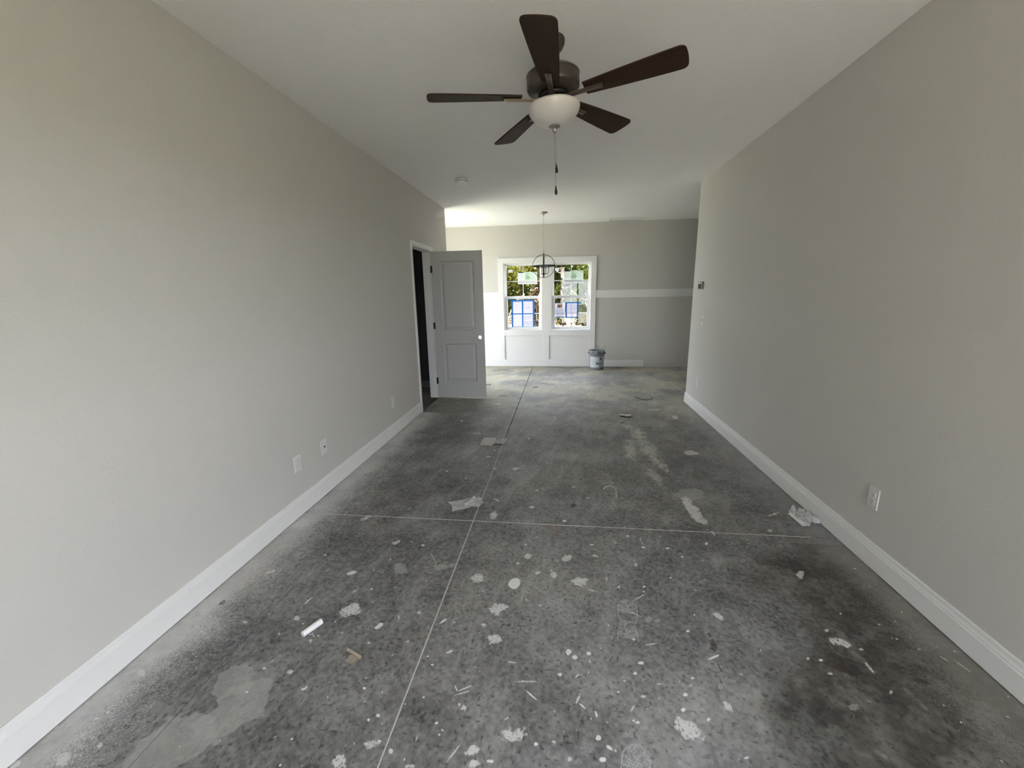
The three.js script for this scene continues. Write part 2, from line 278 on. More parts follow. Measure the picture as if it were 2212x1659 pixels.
{
  const floor = struct('floor', 'bare concrete slab floor spattered with white paint and dust', 'floor');
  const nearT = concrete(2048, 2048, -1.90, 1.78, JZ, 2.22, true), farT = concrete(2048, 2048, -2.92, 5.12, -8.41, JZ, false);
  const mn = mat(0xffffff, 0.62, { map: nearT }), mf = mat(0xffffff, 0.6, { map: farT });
  const slab = (x0, x1, z0, z1, m, ux0, ux1, uz0, uz1) => {
    const g = bx(x0, x1, -0.12, 0, z0, z1, 0.002), p = g.attributes.position, uv = g.attributes.uv;
    for (let i = 0; i < p.count; i++) uv.setXY(i, (p.getX(i) - ux0) / (ux1 - ux0), (p.getZ(i) - uz0) / (uz1 - uz0));
    part('slab', g, m, floor);
  };
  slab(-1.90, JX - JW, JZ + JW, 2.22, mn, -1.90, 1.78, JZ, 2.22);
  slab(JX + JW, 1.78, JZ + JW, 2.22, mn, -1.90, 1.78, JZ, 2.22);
  slab(-2.92, JX - JW, -8.41, JZ - JW, mf, -2.92, 5.12, -8.41, JZ);
  slab(JX + JW, 5.12, -8.41, JZ - JW, mf, -2.92, 5.12, -8.41, JZ);
  const fill = mat(lin(0.56, 0.55, 0.52), 0.9);
  // ragged bead of compound packed into the saw cuts; the far end of the long cut is open
  const bead = (ax, az, bxx, bz, n) => {
    const pos = [], idx = [], L = Math.hypot(bxx - ax, bz - az), dx = (bxx - ax) / L, dz = (bz - az) / L;
    for (let k = 0; k <= n; k++) {
      const t = k / n, x = ax + (bxx - ax) * t, z = az + (bz - az) * t, w = 0.0036 + 0.0016 * (noise2(k * 0.7, ax * 9) - 0.5), h = 0.0012 * noise2(k * 0.5, 7) + 0.0006;
      pos.push(x - dz * w, -0.002, z + dx * w, x, h, z, x + dz * w, -0.002, z - dx * w);
      if (k) { const b = k * 3; idx.push(b - 3, b, b - 2, b, b + 1, b - 2, b - 2, b + 1, b - 1, b + 1, b + 2, b - 1); }
    }
    const g = new THREE.BufferGeometry(); g.setAttribute('position', new THREE.Float32BufferAttribute(pos, 3)); g.setIndex(idx); g.computeVertexNormals();
    g.setAttribute('uv', new THREE.Float32BufferAttribute(new Float32Array(pos.length / 3 * 2), 2)); return g;
  };
  part('joint_filler', bead(JX, 0.5, JX, -4.05, 900), fill, floor);
  part('joint_filler', bead(-1.74, JZ, 1.5, JZ, 700), fill, floor);
}

// ---------------------------------------------------------------- walls and ceiling
function wallX(name, x0, z0, z1, holes, label, m = M.wall, t = WT) {   // wall along z, its solid from x0 to x0 + t
  const g = extr(rect(-z1, -z0, 0, CEIL), t, holes.map(([a, b, c, d]) => rect(-b, -a, c, d).reverse())).rotateY(Math.PI / 2).translate(x0, 0, 0);
  return structMesh(name, g, m, label, 'wall');
}
function wallZ(name, z0, x0, x1, holes, label, m = M.wall, t = WT) {   // wall along x, its solid from z0 to z0 + t
  const g = extr(rect(x0, x1, 0, CEIL), t, holes.map(([a, b, c, d]) => rect(a, b, c, d).reverse())).translate(0, 0, z0);
  return structMesh(name, g, m, label, 'wall');
}
const DOOR = { z0: -5.668, z1: -4.952, h: 2.046 };
const WIN = [[-1.142, -0.388], [-0.198, 0.560]], WY = [0.740, 2.042];
const RWIN = [[-0.60, 0.22], [0.30, 0.92]], RWY = [0.86, 2.06];            // double window in the right wall behind the camera
const BSLIDE = [-0.10, 1.50, 0.02, 2.06];                               // patio door added behind the camera for light; its added porch roof blocks sun
const SLIDE = [-7.84, -6.62, 0.02, 2.40];                               // glazed sliding door in the dining side wall
wallX('wall_left', XL - WT, ZLEND, ZBACK + WT, [[DOOR.z0, DOOR.z1, 0, DOOR.h]], 'long greige wall on the left with closet doorway');
wallX('wall_right', XR, ZREND, ZBACK + WT, RWIN.map(([a, b]) => [a, b, ...RWY]), 'long greige wall on the right ending in an open corner');
wallZ('wall_far', ZFAR - 0.14, XD - WT, XK + WT, WIN.map(([a, b]) => [a, b, ...WY]), 'greige far wall of the dining area with twin windows', M.wall, 0.14);
wallZ('wall_back', ZBACK, XL - WT, XR + WT, [BSLIDE], 'greige wall behind the viewer with an added patio door');
wallX('wall_dining', XD - WT, ZFAR, ZLEND, [[SLIDE[0], SLIDE[1], SLIDE[2], SLIDE[3]]], 'dining side wall with a glazed sliding door');
wallZ('wall_closet', ZLEND, XD - WT, XL - WT, [], 'short wall between closet and dining area');
wallX('wall_closet_side', -2.80, ZLEND + WT, -3.9, [], 'closet wall behind the doorway');
wallZ('wall_closet_end', -4.02, -2.80, XL - WT, [], 'near end wall of the closet');
wallX('wall_kitchen', XK, ZFAR, ZK, [], 'side wall of the kitchen area');
wallZ('wall_kitchen_back', ZK, XR + WT, XK + WT, [], 'rear wall of the kitchen area');
{ // dark boards added so the closet reads as near-black shade
  const dark = mat(lin(0.055, 0.06, 0.06), 0.9), o = struct('wall_closet_added_dark', 'added dark boards that darken the inside of the closet', 'wall');
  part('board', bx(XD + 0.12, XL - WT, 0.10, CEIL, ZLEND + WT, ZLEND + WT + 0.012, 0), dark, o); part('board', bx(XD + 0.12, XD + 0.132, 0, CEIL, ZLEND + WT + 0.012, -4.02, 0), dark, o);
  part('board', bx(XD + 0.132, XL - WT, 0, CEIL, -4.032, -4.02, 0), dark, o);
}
{
  const pts = [[XD - 0.55, 8.85], [XK + 0.55, 8.85], [XK + 0.55, 2.7], [XR + 0.55, 2.7], [XR + 0.55, -3.7], [XL - 0.6, -3.7], [XL - 0.6, 3.4], [XD - 0.55, 3.4]];  // overhang past the back wall is an added porch roof, blocking sun
  const g = extr(pts, 0.22).rotateX(-Math.PI / 2).translate(0, CEIL, 0);
  structMesh('ceiling', g, M.ceiling, 'flat white painted ceiling', 'ceiling');
}

// ---------------------------------------------------------------- baseboards
const baseProfile = [[0, 0.006], [0.014, 0.006], [0.014, 0.098], [0.0112, 0.101], [0.0112, 0.110], [0.0085, 0.116], [0.0068, 0.124], [0.0068, 0.132], [0.004, 0.139], [0, 0.139]];
{
  const gl = extr(baseProfile, ZBACK - DOOR.z1 - 0.061).translate(XL, 0, DOOR.z1 + 0.061);
  structMesh('baseboard_left', gl, M.trim, 'white moulded baseboard along the left wall', 'baseboard');
  const g2 = extr(baseProfile.map(([x, y]) => [-x, y]).reverse(), ZBACK - ZREND + 0.014).translate(XR, 0, ZREND - 0.014);
  const b = struct('baseboard_right', 'white moulded baseboard along the right wall, wrapping its end', 'baseboard');
  part('board', g2, M.trim, b);
  part('return_board', extr(baseProfile, WT + 0.028).applyMatrix4(new THREE.Matrix4().makeBasis(new THREE.Vector3(0, 0, -1), new THREE.Vector3(0, 1, 0), new THREE.Vector3(1, 0, 0))).translate(XR - 0.014, 0, ZREND), M.trim, b);
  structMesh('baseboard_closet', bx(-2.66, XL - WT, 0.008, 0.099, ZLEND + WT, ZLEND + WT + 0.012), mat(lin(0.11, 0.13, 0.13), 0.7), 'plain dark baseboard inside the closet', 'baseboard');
}

// ---------------------------------------------------------------- far wall: casing, wainscot boards, rails
const ZB = ZFAR + 0.019;                              // face of the flat boards
{
  const t = struct('trim_1', 'white flat window casing and board wainscot under the twin windows', 'trim');
  const b = (name, x0, x1, y0, y1, d = 0.019) => part(name, bx(x0, x1, y0, y1, ZFAR, ZFAR + d), M.trim, t);
  b('head_casing', -1.247, 0.656, WY[1], 2.135);
  b('side_casing', -1.247, WIN[0][0], 0.146, WY[1]); b('side_casing', WIN[1][1], 0.653, 0.146, WY[1]);
  b('mullion_casing', WIN[0][1], WIN[1][0], WY[0], WY[1]);
  b('sill_rail', WIN[0][0], WIN[1][1], 0.634, WY[0]);
  b('stile', -0.346, -0.247, 0.146, 0.634);
  b('base_board', XD, 0.655, 0.010, 0.146);
  b('chair_rail', XD, -1.247, 1.356, 1.498);
  b('stile', -2.32, -2.22, 0.146, 1.356);
  b('panel', WIN[0][0], -0.346, 0.146, 0.634, 0.004); b('panel', -0.247, WIN[1][1], 0.146, 0.634, 0.004);
  b('panel', -2.22, -1.247, 0.146, 1.356, 0.004); b('panel', XD, -2.32, 0.146, 1.356, 0.004);
  const r = structMesh('trim_2', bx(0.655, XK, 1.355, 1.499, ZFAR, ZB), M.trim, 'white chair rail running right from the window casing', 'trim');
  structMesh('baseboard_far', bx(0.657, 1.602, 0.012, 0.143, ZFAR, ZB), M.trim, 'short white flat board on the floor right of the bucket', 'baseboard');
  // jamb liners of the two openings
  WIN.forEach(([x0, x1], n) => {
    const j = struct('trim_' + (3 + n), n ? 'white jamb liner inside the right far window opening' : 'white jamb liner inside the left far window opening', 'trim');
    const z0 = ZFAR - 0.06, z1 = ZFAR;
    part('jamb', bx(x0, x0 + 0.012, WY[0], WY[1], z0, z1), M.trim, j); part('jamb', bx(x1 - 0.012, x1, WY[0], WY[1], z0, z1), M.trim, j);
    part('jamb', bx(x0 + 0.012, x1 - 0.012, WY[1] - 0.012, WY[1], z0, z1), M.trim, j); part('jamb', bx(x0 + 0.012, x1 - 0.012, WY[0], WY[0] + 0.012, z0, z1), M.trim, j);
  });
}

// ---------------------------------------------------------------- single-hung windows
function hungWindow(name, label, w, h, T, grille = true) {      // local: centre bottom of the opening, facing +z; T places it
  const g = struct(name, label, 'window'); T(g);
  const hw = w / 2, fr = 0.026, mid = h * 0.49;
  const ring = (x0, x1, y0, y1, s, sb, st, z0, z1) => [bx(x0, x0 + s, y0, y1, z0, z1), bx(x1 - s, x1, y0, y1, z0, z1), bx(x0 + s, x1 - s, y0, y0 + sb, z0, z1), bx(x0 + s, x1 - s, y1 - st, y1, z0, z1)];
  part('frame', ring(-hw, hw, 0, h, fr, 0.03, fr, -0.135, -0.06), M.vinyl, g);
  const up = part('upper_sash', ring(-hw + fr, hw - fr, mid - 0.02, h - fr, 0.02, 0.035, 0.02, -0.125, -0.098), M.vinyl, g);
  const lo = part('lower_sash', ring(-hw + fr, hw - fr, 0.03, mid + 0.035, 0.038, 0.032, 0.04, -0.094, -0.064), M.vinyl, g);
  part('pane', new THREE.PlaneGeometry(w - 2 * fr - 0.04, h - fr - mid - 0.035), M.glass, up, [0, (h - fr + mid + 0.0) / 2, -0.112]);
  part('pane', new THREE.PlaneGeometry(w - 2 * fr - 0.076, mid - 0.067), M.glass, lo, [0, (mid + 0.027) / 2, -0.079]);
  if (grille) {
    const uy = (h - fr + mid) / 2, ly = (mid + 0.02) / 2;
    part('muntin', bx(-0.007, 0.007, mid + 0.015, h - fr - 0.02, -0.117, -0.1135, 0), M.vinyl, up);
    part('muntin', bx(-hw + 0.046, hw - 0.046, uy - 0.007, uy + 0.007, -0.117, -0.1135, 0), M.vinyl, up);
    part('muntin', bx(-0.007, 0.007, 0.062, mid - 0.005, -0.084, -0.0805, 0), M.vinyl, lo);
    part('muntin', bx(-hw + 0.064, hw - 0.064, ly - 0.007, ly + 0.007, -0.084, -0.0805, 0), M.vinyl, lo);
    part('sash_lock', bx(-0.03, 0.03, mid + 0.035, mid + 0.047, -0.088, -0.068), M.vinyl, lo);
  }
  return g;
}
WIN.forEach(([x0, x1], n) => hungWindow('window_' + (n + 1), n ? 'right white vinyl window with one blue-taped notice' : 'left white vinyl window with four blue-taped sheets', x1 - x0, WY[1] - WY[0], (g) => g.position.set((x0 + x1) / 2, WY[0], ZFAR)));
RWIN.forEach(([a, b], n) => hungWindow('window_' + (n + 3), n ? 'rear window of the pair in the right wall behind the viewer' : 'front window of the pair in the right wall behind the viewer', b - a, RWY[1] - RWY[0], (g) => { g.position.set(XR - 0.01, RWY[0], (a + b) / 2); g.rotation.y = -Math.PI / 2; }, false));
function patioDoor(name, label, w, y0, y1, T) {          // local: centred on x, facing +z into the room, frame behind the wall face
  const d = struct(name, label, 'door'); T(d);
  const h = w / 2;
  part('frame', [bx(-h, -h + 0.04, y0, y1, -0.09, -0.01), bx(h - 0.04, h, y0, y1, -0.09, -0.01), bx(-h + 0.04, h - 0.04, y1 - 0.04, y1, -0.09, -0.01), bx(-h + 0.04, h - 0.04, y0, y0 + 0.03, -0.09, -0.01)], M.vinyl, d);
  for (const [a, b, z] of [[-h + 0.04, 0.02, -0.08], [-0.02, h - 0.04, -0.045]]) {
    const s = part('door_panel', [bx(a, a + 0.055, y0 + 0.03, y1 - 0.04, z, z + 0.03), bx(b - 0.055, b, y0 + 0.03, y1 - 0.04, z, z + 0.03), bx(a + 0.055, b - 0.055, y0 + 0.03, y0 + 0.10, z, z + 0.03), bx(a + 0.055, b - 0.055, y1 - 0.1, y1 - 0.04, z, z + 0.03)], M.vinyl, d);
    part('pane', new THREE.PlaneGeometry(b - a - 0.11, y1 - y0 - 0.2), M.glass, s, [(a + b) / 2, (y0 + y1) / 2, z + 0.015]);
  }
}
patioDoor('door_2', 'glazed sliding patio door in the dining side wall', SLIDE[1] - SLIDE[0], SLIDE[2], SLIDE[3], (d) => { d.position.set(XD, 0, (SLIDE[0] + SLIDE[1]) / 2); d.rotation.y = Math.PI / 2; });
patioDoor('door_3', 'added glazed patio door behind the viewer that lets in extra light', BSLIDE[1] - BSLIDE[0], BSLIDE[2], BSLIDE[3], (d) => { d.position.set((BSLIDE[0] + BSLIDE[1]) / 2, 0, ZBACK); d.rotation.y = Math.PI; });

// ---------------------------------------------------------------- closet door with jamb and casing
{
  const t = struct('trim_5', 'white moulded casing and jamb round the closet doorway', 'trim');
  const prof = [[0, 0], [0.057, 0], [0.057, 0.015], [0.048, 0.0165], [0.042, 0.0135], [0.020, 0.0115], [0.012, 0.0085], [0, 0.008]];   // across, proud of wall
  const { z0, z1, h } = DOOR;
  // uprights: profile in x(proud)-z plane extruded up
  const upright = (zin, dir) => { const g = extr((dir > 0 ? prof : prof.map(([a, b]) => [-a, b]).reverse()).map(([a, b]) => [a, b]), h + 0.057); return g.applyMatrix4(new THREE.Matrix4().makeBasis(new THREE.Vector3(0, 0, 1), new THREE.Vector3(1, 0, 0), new THREE.Vector3(0, 1, 0))).translate(XL, 0, zin); };
  part('casing', upright(z1 + 0.004, 1), M.trim, t); part('casing', upright(z0 - 0.004, -1), M.trim, t);
  const head = extr(prof, z1 - z0 + 0.008).applyMatrix4(new THREE.Matrix4().makeBasis(new THREE.Vector3(0, 1, 0), new THREE.Vector3(1, 0, 0), new THREE.Vector3(0, 0, -1))).translate(XL, h + 0.002, z1 + 0.004);
  part('casing', head, M.trim, t);
  const jt = 0.004;
  part('jamb', bx(XL - WT, XL + 0.001, 0.004, h, z0, z0 + jt), M.trim, t); part('jamb', bx(XL - WT, XL + 0.001, 0.004, h, z1 - jt, z1), M.trim, t);
  part('jamb', bx(XL - WT, XL + 0.001, h - jt, h, z0 + jt, z1 - jt), M.trim, t);
  part('door_stop', bx(XL - 0.085, XL - 0.045, 0.006, h - jt, z0 + jt, z0 + jt + 0.010), M.trim, t); part('door_stop', bx(XL - 0.085, XL - 0.045, 0.006, h - jt, z1 - jt - 0.010, z1 - jt), M.trim, t);
  part('door_stop', bx(XL - 0.085, XL - 0.045, h - jt - 0.010, h - jt, z0 + 0.014, z1 - 0.014), M.trim, t);

  const d = struct('door_1', 'white two-panel closet door standing open, knob hole bored', 'door');
  const W = 0.706, Hh = 2.022, T = 0.035;
  d.position.set(XL + 0.006, 0.016, DOOR.z0 + 0.004);
  const P = [[0.125, W - 0.118, 0.232, 0.775], [0.125, W - 0.118, 0.965, 1.893]];
  const bore = []; for (let k = 0; k < 28; k++) { const a = k / 28 * Math.PI * 2; bore.push([W - 0.062 + 0.027 * Math.cos(a), 0.862 + 0.027 * Math.sin(a)]); }
  part('leaf', extr(rect(0, W, 0, Hh), T, [...P.map((p) => rect(...p).reverse()), bore.reverse()]), M.door, d);
  for (const [a, b, c, e] of P) {                                // moulded panels: cove, flat, raised field; both faces
    const rings = [[0, 0], [0.007, 0.0100], [0.012, 0.0125], [0.022, 0.0125], [0.046, 0.0045], [0.050, 0.0030], [0.056, 0.0030]], pos = [], idx = [];
    for (const side of [0, 1]) {
      const base = pos.length / 3;
      for (const [ins, dep] of rings) { const z = side ? dep : T - dep; pos.push(a + ins, c + ins, z, b - ins, c + ins, z, b - ins, e - ins, z, a + ins, e - ins, z); }
      const q = (i, j, k, l) => side ? idx.push(i, k, j, i, l, k) : idx.push(i, j, k, i, k, l);
      for (let r = 0; r < rings.length - 1; r++) for (let k = 0; k < 4; k++) q(base + r * 4 + k, base + r * 4 + (k + 1) % 4, base + r * 4 + 4 + (k + 1) % 4, base + r * 4 + 4 + k);
      const l = base + (rings.length - 1) * 4; q(l, l + 1, l + 2, l + 3);
    }
    let g = new THREE.BufferGeometry(); g.setAttribute('position', new THREE.Float32BufferAttribute(pos, 3)); g.setIndex(idx); g = g.toNonIndexed(); g.computeVertexNormals();
    part('panel', g, M.door, d);
  }
  for (const y of [0.245, 1.03, 1.79]) {
    const hg = part('hinge', [bx(-0.001, 0.018, y - 0.045, y + 0.045, T - 0.0005, T + 0.0018, 0), new THREE.CylinderGeometry(0.0065, 0.0065, 0.092, 10).translate(-0.002, y, T + 0.005)], M.black, d);
    hg.userData.label = 'black butt hinge';
  }
  part('latch_plate', bx(W - 0.0005, W + 0.001, 0.834, 0.890, 0.006, 0.029, 0), M.brushed, d);
}

// ---------------------------------------------------------------- ceiling fan
{
  const wood = dataTex(256, 64, (d) => {
    for (let j = 0; j < 64; j++) for (let i = 0; i < 256; i++) {
      const g = fbm(i * 0.02 + 3, j * 0.35, 4), q = 0.55 + 0.9 * g, o = (j * 256 + i) * 4;
      d[o] = toS(0.030 * q); d[o + 1] = toS(0.0165 * q); d[o + 2] = toS(0.0105 * q); d[o + 3] = 255;
    }
  });
  const woodM = phys(0xffffff, 0.62, { map: wood, specularIntensity: 0.35 }), armM = mat(lin(0.20, 0.165, 0.13), 0.35, { metalness: 0.9 });
  const f = thing('ceiling_fan', 'five-blade dark wood ceiling fan with frosted bowl light', 'ceiling fan', [-0.063, CEIL, -2.448]);
  f.rotation.set(-0.0166, 0, 0.041);
  const B = -0.272;                                             // blade plane below the ceiling
  part('canopy', lathe([[0.0, -0.001], [0.066, -0.001], [0.068, -0.010], [0.066, -0.026], [0.054, -0.048], [0.034, -0.060], [0.0, -0.060]]), M.pewter, f);
  part('downrod', new THREE.CylinderGeometry(0.0125, 0.0125, 0.10, 16).translate(0, -0.105, 0), M.pewter, f);
  const hs = part('motor_housing', lathe([[0, -0.135], [0.030, -0.136], [0.034, -0.146], [0.100, -0.150], [0.128, -0.158], [0.136, -0.168], [0.137, -0.208], [0.137, -0.226], [0.131, -0.236], [0.112, -0.240], [0.108, -0.252], [0.070, -0.256], [0, -0.256]], 48), M.pewter, f);
  part('housing_band', new THREE.TorusGeometry(0.1372, 0.0022, 8, 48).rotateX(Math.PI / 2).translate(0, -0.168, 0), M.brushed, hs);
  part('flywheel', lathe([[0, -0.254], [0.078, -0.254], [0.080, -0.262], [0.076, -0.276], [0.056, -0.280], [0, -0.280]]), M.black, f);
  part('switch_housing', lathe([[0.052, -0.276], [0.054, -0.284], [0.054, -0.300], [0.066, -0.306], [0.068, -0.314], [0.0, -0.314]]), M.brushed, f);
  // blade outline along +x
  const out = new THREE.Shape(), r0 = 0.172, r1 = 0.655;
  out.moveTo(r0, -0.043); out.quadraticCurveTo(0.40, -0.064, r1 - 0.036, -0.073); out.quadraticCurveTo(r1 - 0.004, -0.073, r1 - 0.002, -0.040);
  out.quadraticCurveTo(r1 + 0.003, 0, r1 - 0.002, 0.040); out.quadraticCurveTo(r1 - 0.004, 0.073, r1 - 0.036, 0.073); out.quadraticCurveTo(0.40, 0.064, r0, 0.043);
  const bg = new THREE.ExtrudeGeometry(out, { depth: 0.005, bevelEnabled: true, bevelThickness: 0.0012, bevelSize: 0.0012, bevelSegments: 2, curveSegments: 10 }).rotateX(-Math.PI / 2);
  { const p = bg.attributes.position, uv = bg.attributes.uv; for (let i = 0; i < p.count; i++) uv.setXY(i, p.getX(i) * 1.4, p.getZ(i) * 3.3 + 0.5); }
  const arm = new THREE.Shape(); arm.moveTo(0.060, -0.016); arm.quadraticCurveTo(0.11, -0.013, 0.150, -0.012); arm.lineTo(0.262, -0.016); arm.lineTo(0.262, 0.016); arm.lineTo(0.150, 0.012); arm.quadraticCurveTo(0.11, 0.013, 0.060, 0.016);
  const ag = new THREE.ExtrudeGeometry(arm, { depth: 0.005, bevelEnabled: true, bevelThickness: 0.0012, bevelSize: 0.0012, bevelSegments: 1, curveSegments: 8 }).rotateX(-Math.PI / 2).translate(0, -0.0105, 0);
  const rib = bx(0.075, 0.255, -0.016, -0.010, -0.004, 0.004, 0.002);
  for (let k = 0; k < 5; k++) {
    const piv = new THREE.Group(); piv.rotation.set(0, -(2.9002 - k * Math.PI * 2 / 5), 0, 'YXZ'); piv.rotation.x = -0.19; piv.position.y = B;
    piv.updateMatrix();
    const bl = part('blade', bg.clone().applyMatrix4(piv.matrix), woodM, f); bl.userData.label = 'dark stained wooden blade';
    const br = part('blade_arm', mergeGeometries([ag.toNonIndexed(), rib.toNonIndexed()].map((g) => { for (const n of Object.keys(g.attributes)) if (!['position', 'normal', 'uv'].includes(n)) g.deleteAttribute(n); return g; })).applyMatrix4(piv.matrix), armM, bl);
    br.userData.label = 'brushed metal blade arm';
  }
  const bowl = part('glass_bowl', lathe([[0.060, -0.306], [0.130, -0.309], [0.137, -0.314], [0.1375, -0.322], [0.128, -0.346], [0.108, -0.370], [0.078, -0.391], [0.040, -0.404], [0.0, -0.408]], 48), phys(lin(0.66, 0.635, 0.61), 0.32, { transmission: 0.1, thickness: 0 }), f);
  bowl.userData.label = 'frosted white glass bowl';
  part('finial', lathe([[0, -0.402], [0.029, -0.405], [0.031, -0.409], [0.022, -0.414], [0.013, -0.419], [0.010, -0.430], [0.006, -0.438], [0, -0.440]], 24), M.brushed, f);
  const fobP = [[0, 0.026], [0.0025, 0.024], [0.0035, 0.014], [0.0068, 0.0], [0.0078, -0.010], [0.0060, -0.019], [0, -0.022]];
  for (const [dx, dz, len] of [[0.004, 0.003, 0.158], [-0.003, -0.003, 0.266]]) {
    const links = []; for (let y = 0; y < len; y += 0.0042) links.push(new THREE.SphereGeometry(0.0015, 6, 4).translate(dx, -0.438 - y, dz));
    links.push(new THREE.CylinderGeometry(0.0006, 0.0006, len, 5).translate(dx, -0.438 - len / 2, dz));
    const ch = part('pull_chain', links, M.brushed, f);
    part('fob', lathe(fobP, 14).translate(dx, -0.438 - len - 0.020, dz), M.black, ch);
  }
}

// ---------------------------------------------------------------- orb chandelier
{
  const c = thing('orb_chandelier', 'black metal orb chandelier hanging on a chain before the window', 'chandelier', [-0.302, CEIL, -7.09]);
  part('canopy', lathe([[0, -0.001], [0.064, -0.001], [0.065, -0.006], [0.058, -0.016], [0.034, -0.026], [0.010, -0.030], [0.008, -0.052], [0, -0.052]], 32), M.brushed, c);
  const links = [], top = -0.050, bot = -0.590, n = 22, pitch = (top - bot) / n;
  for (let k = 0; k < n; k++) links.push(new THREE.TorusGeometry(0.0085, 0.0018, 6, 14).scale(0.75, pitch / 0.0165 * 0.78, 1).rotateY(k % 2 ? Math.PI / 2 : 0.2).translate(0, top - (k + 0.5) * pitch, 0));
  part('chain', links, M.brushed, c);
  part('loop', new THREE.TorusGeometry(0.015, 0.003, 8, 20).translate(0, -0.604, 0), M.brushed, c);
  const CY = -0.838, R = 0.187;
  part('stem', new THREE.CylinderGeometry(0.006, 0.006, 0.40, 12).translate(0, CY + 0.012, 0), M.iron, c);
  const hoop = (r, a) => { const s = new THREE.Shape(); s.absarc(0, 0, r, 0, Math.PI * 2); const h = new THREE.Path(); h.absarc(0, 0, r - 0.008, 0, Math.PI * 2, true); s.holes.push(h); return new THREE.ExtrudeGeometry(s, { depth: 0.018, bevelEnabled: false, curveSegments: 48 }).translate(0, 0, -0.009); };
  part('hoop', hoop(R), M.iron, c, [0, CY, 0], [0, 0.06, 0]);
  part('hoop', hoop(R - 0.001), M.iron, c, [0, CY, 0], [0, 0.06 + Math.PI / 2, 0]);
  part('ring', hoop(R + 0.016), M.iron, c, [0, CY + 0.002, 0], [Math.PI / 2, 0, 0.0]);
  part('hub', lathe([[0, -0.022], [0.012, -0.018], [0.019, -0.006], [0.019, 0.006], [0.010, 0.016], [0, 0.018]], 20), M.iron, c, [0, CY - 0.125, 0]);
  for (let k = 0; k < 4; k++) {
    const a = 0.35 + k * Math.PI / 2, q = (r, y) => [r * Math.cos(a), CY + y, r * Math.sin(a)];
    const ar = part('arm', tube([q(0.012, -0.125), q(0.045, -0.128), q(0.078, -0.115), q(0.088, -0.075), q(0.088, -0.03)], 0.0042, 20, 7), M.iron, c);
    part('candle_sleeve', new THREE.CylinderGeometry(0.009, 0.009, 0.045, 12).translate(...q(0.088, -0.012)), M.iron, ar);
    part('bulb', lathe([[0.006, 0], [0.0075, 0.008], [0.013, 0.022], [0.0135, 0.034], [0.009, 0.052], [0.003, 0.066], [0, 0.070]], 14).translate(...q(0.088, 0.010)), phys(0xffffff, 0.02, { transmission: 1, thickness: 0 }), ar);
  }
}

// ---------------------------------------------------------------- ceiling fittings
{
  const s = thing('smoke_detector', 'round white smoke detector on the ceiling near the closet', 'smoke detector', [-1.135, CEIL, -4.93]);
  part('base', lathe([[0, 0], [0.070, 0], [0.070, -0.010], [0.064, -0.013], [0, -0.013]]), M.plastic, s);
  const b = part('body', lathe([[0, -0.013], [0.060, -0.013], [0.066, -0.017], [0.067, -0.034], [0.058, -0.048], [0.048, -0.052], [0, -0.053]]), M.plastic, s);
  part('vent_slot', Array.from({ length: 16 }, (_, k) => bx(-0.008, 0.008, -0.030, -0.024, 0.0655, 0.0675, 0).rotateY(k * Math.PI / 8)), M.slot, b);
  part('test_button', new THREE.CylinderGeometry(0.012, 0.012, 0.004, 16).translate(0.02, -0.054, 0.012), M.plastic, b);
  const v = thing('ceiling_vent', 'white louvred supply register in the dining ceiling', 'vent', [1.135, CEIL, -8.035]);
  const w = 0.30, d = 0.185;
  part('frame', [bx(-w, w, -0.008, 0, -d, -d + 0.03), bx(-w, w, -0.008, 0, d - 0.03, d), bx(-w, -w + 0.03, -0.008, 0, -d + 0.03, d - 0.03), bx(w - 0.03, w, -0.008, 0, -d + 0.03, d - 0.03)], M.plastic, v);
  part('duct', bx(-w + 0.03, w - 0.03, -0.001, 0, -d + 0.03, d - 0.03, 0), mat(lin(0.04, 0.04, 0.04), 0.7), v);
  const slat = bx(-w + 0.03, w - 0.03, -0.0008, 0.0008, -0.010, 0.010, 0);
  for (let k = 0; k < 12; k++) part('slat', slat, M.plastic, v, [0, -0.008, -d + 0.045 + k * (2 * d - 0.09) / 11], [k < 6 ? 0.95 : -0.95, 0, 0]);
  const l = thing('downlight', 'white recessed ceiling downlight at the edge of the right wall', 'downlight', [2.150, CEIL, -7.10]);
  part('trim_ring', lathe([[0.062, -0.001], [0.088, -0.001], [0.090, -0.005], [0.080, -0.010], [0.064, -0.008], [0.062, -0.001]]), M.plastic, l);
  part('lens', new THREE.CylinderGeometry(0.063, 0.063, 0.003, 24).translate(0, -0.004, 0), M.plastic, l);
}

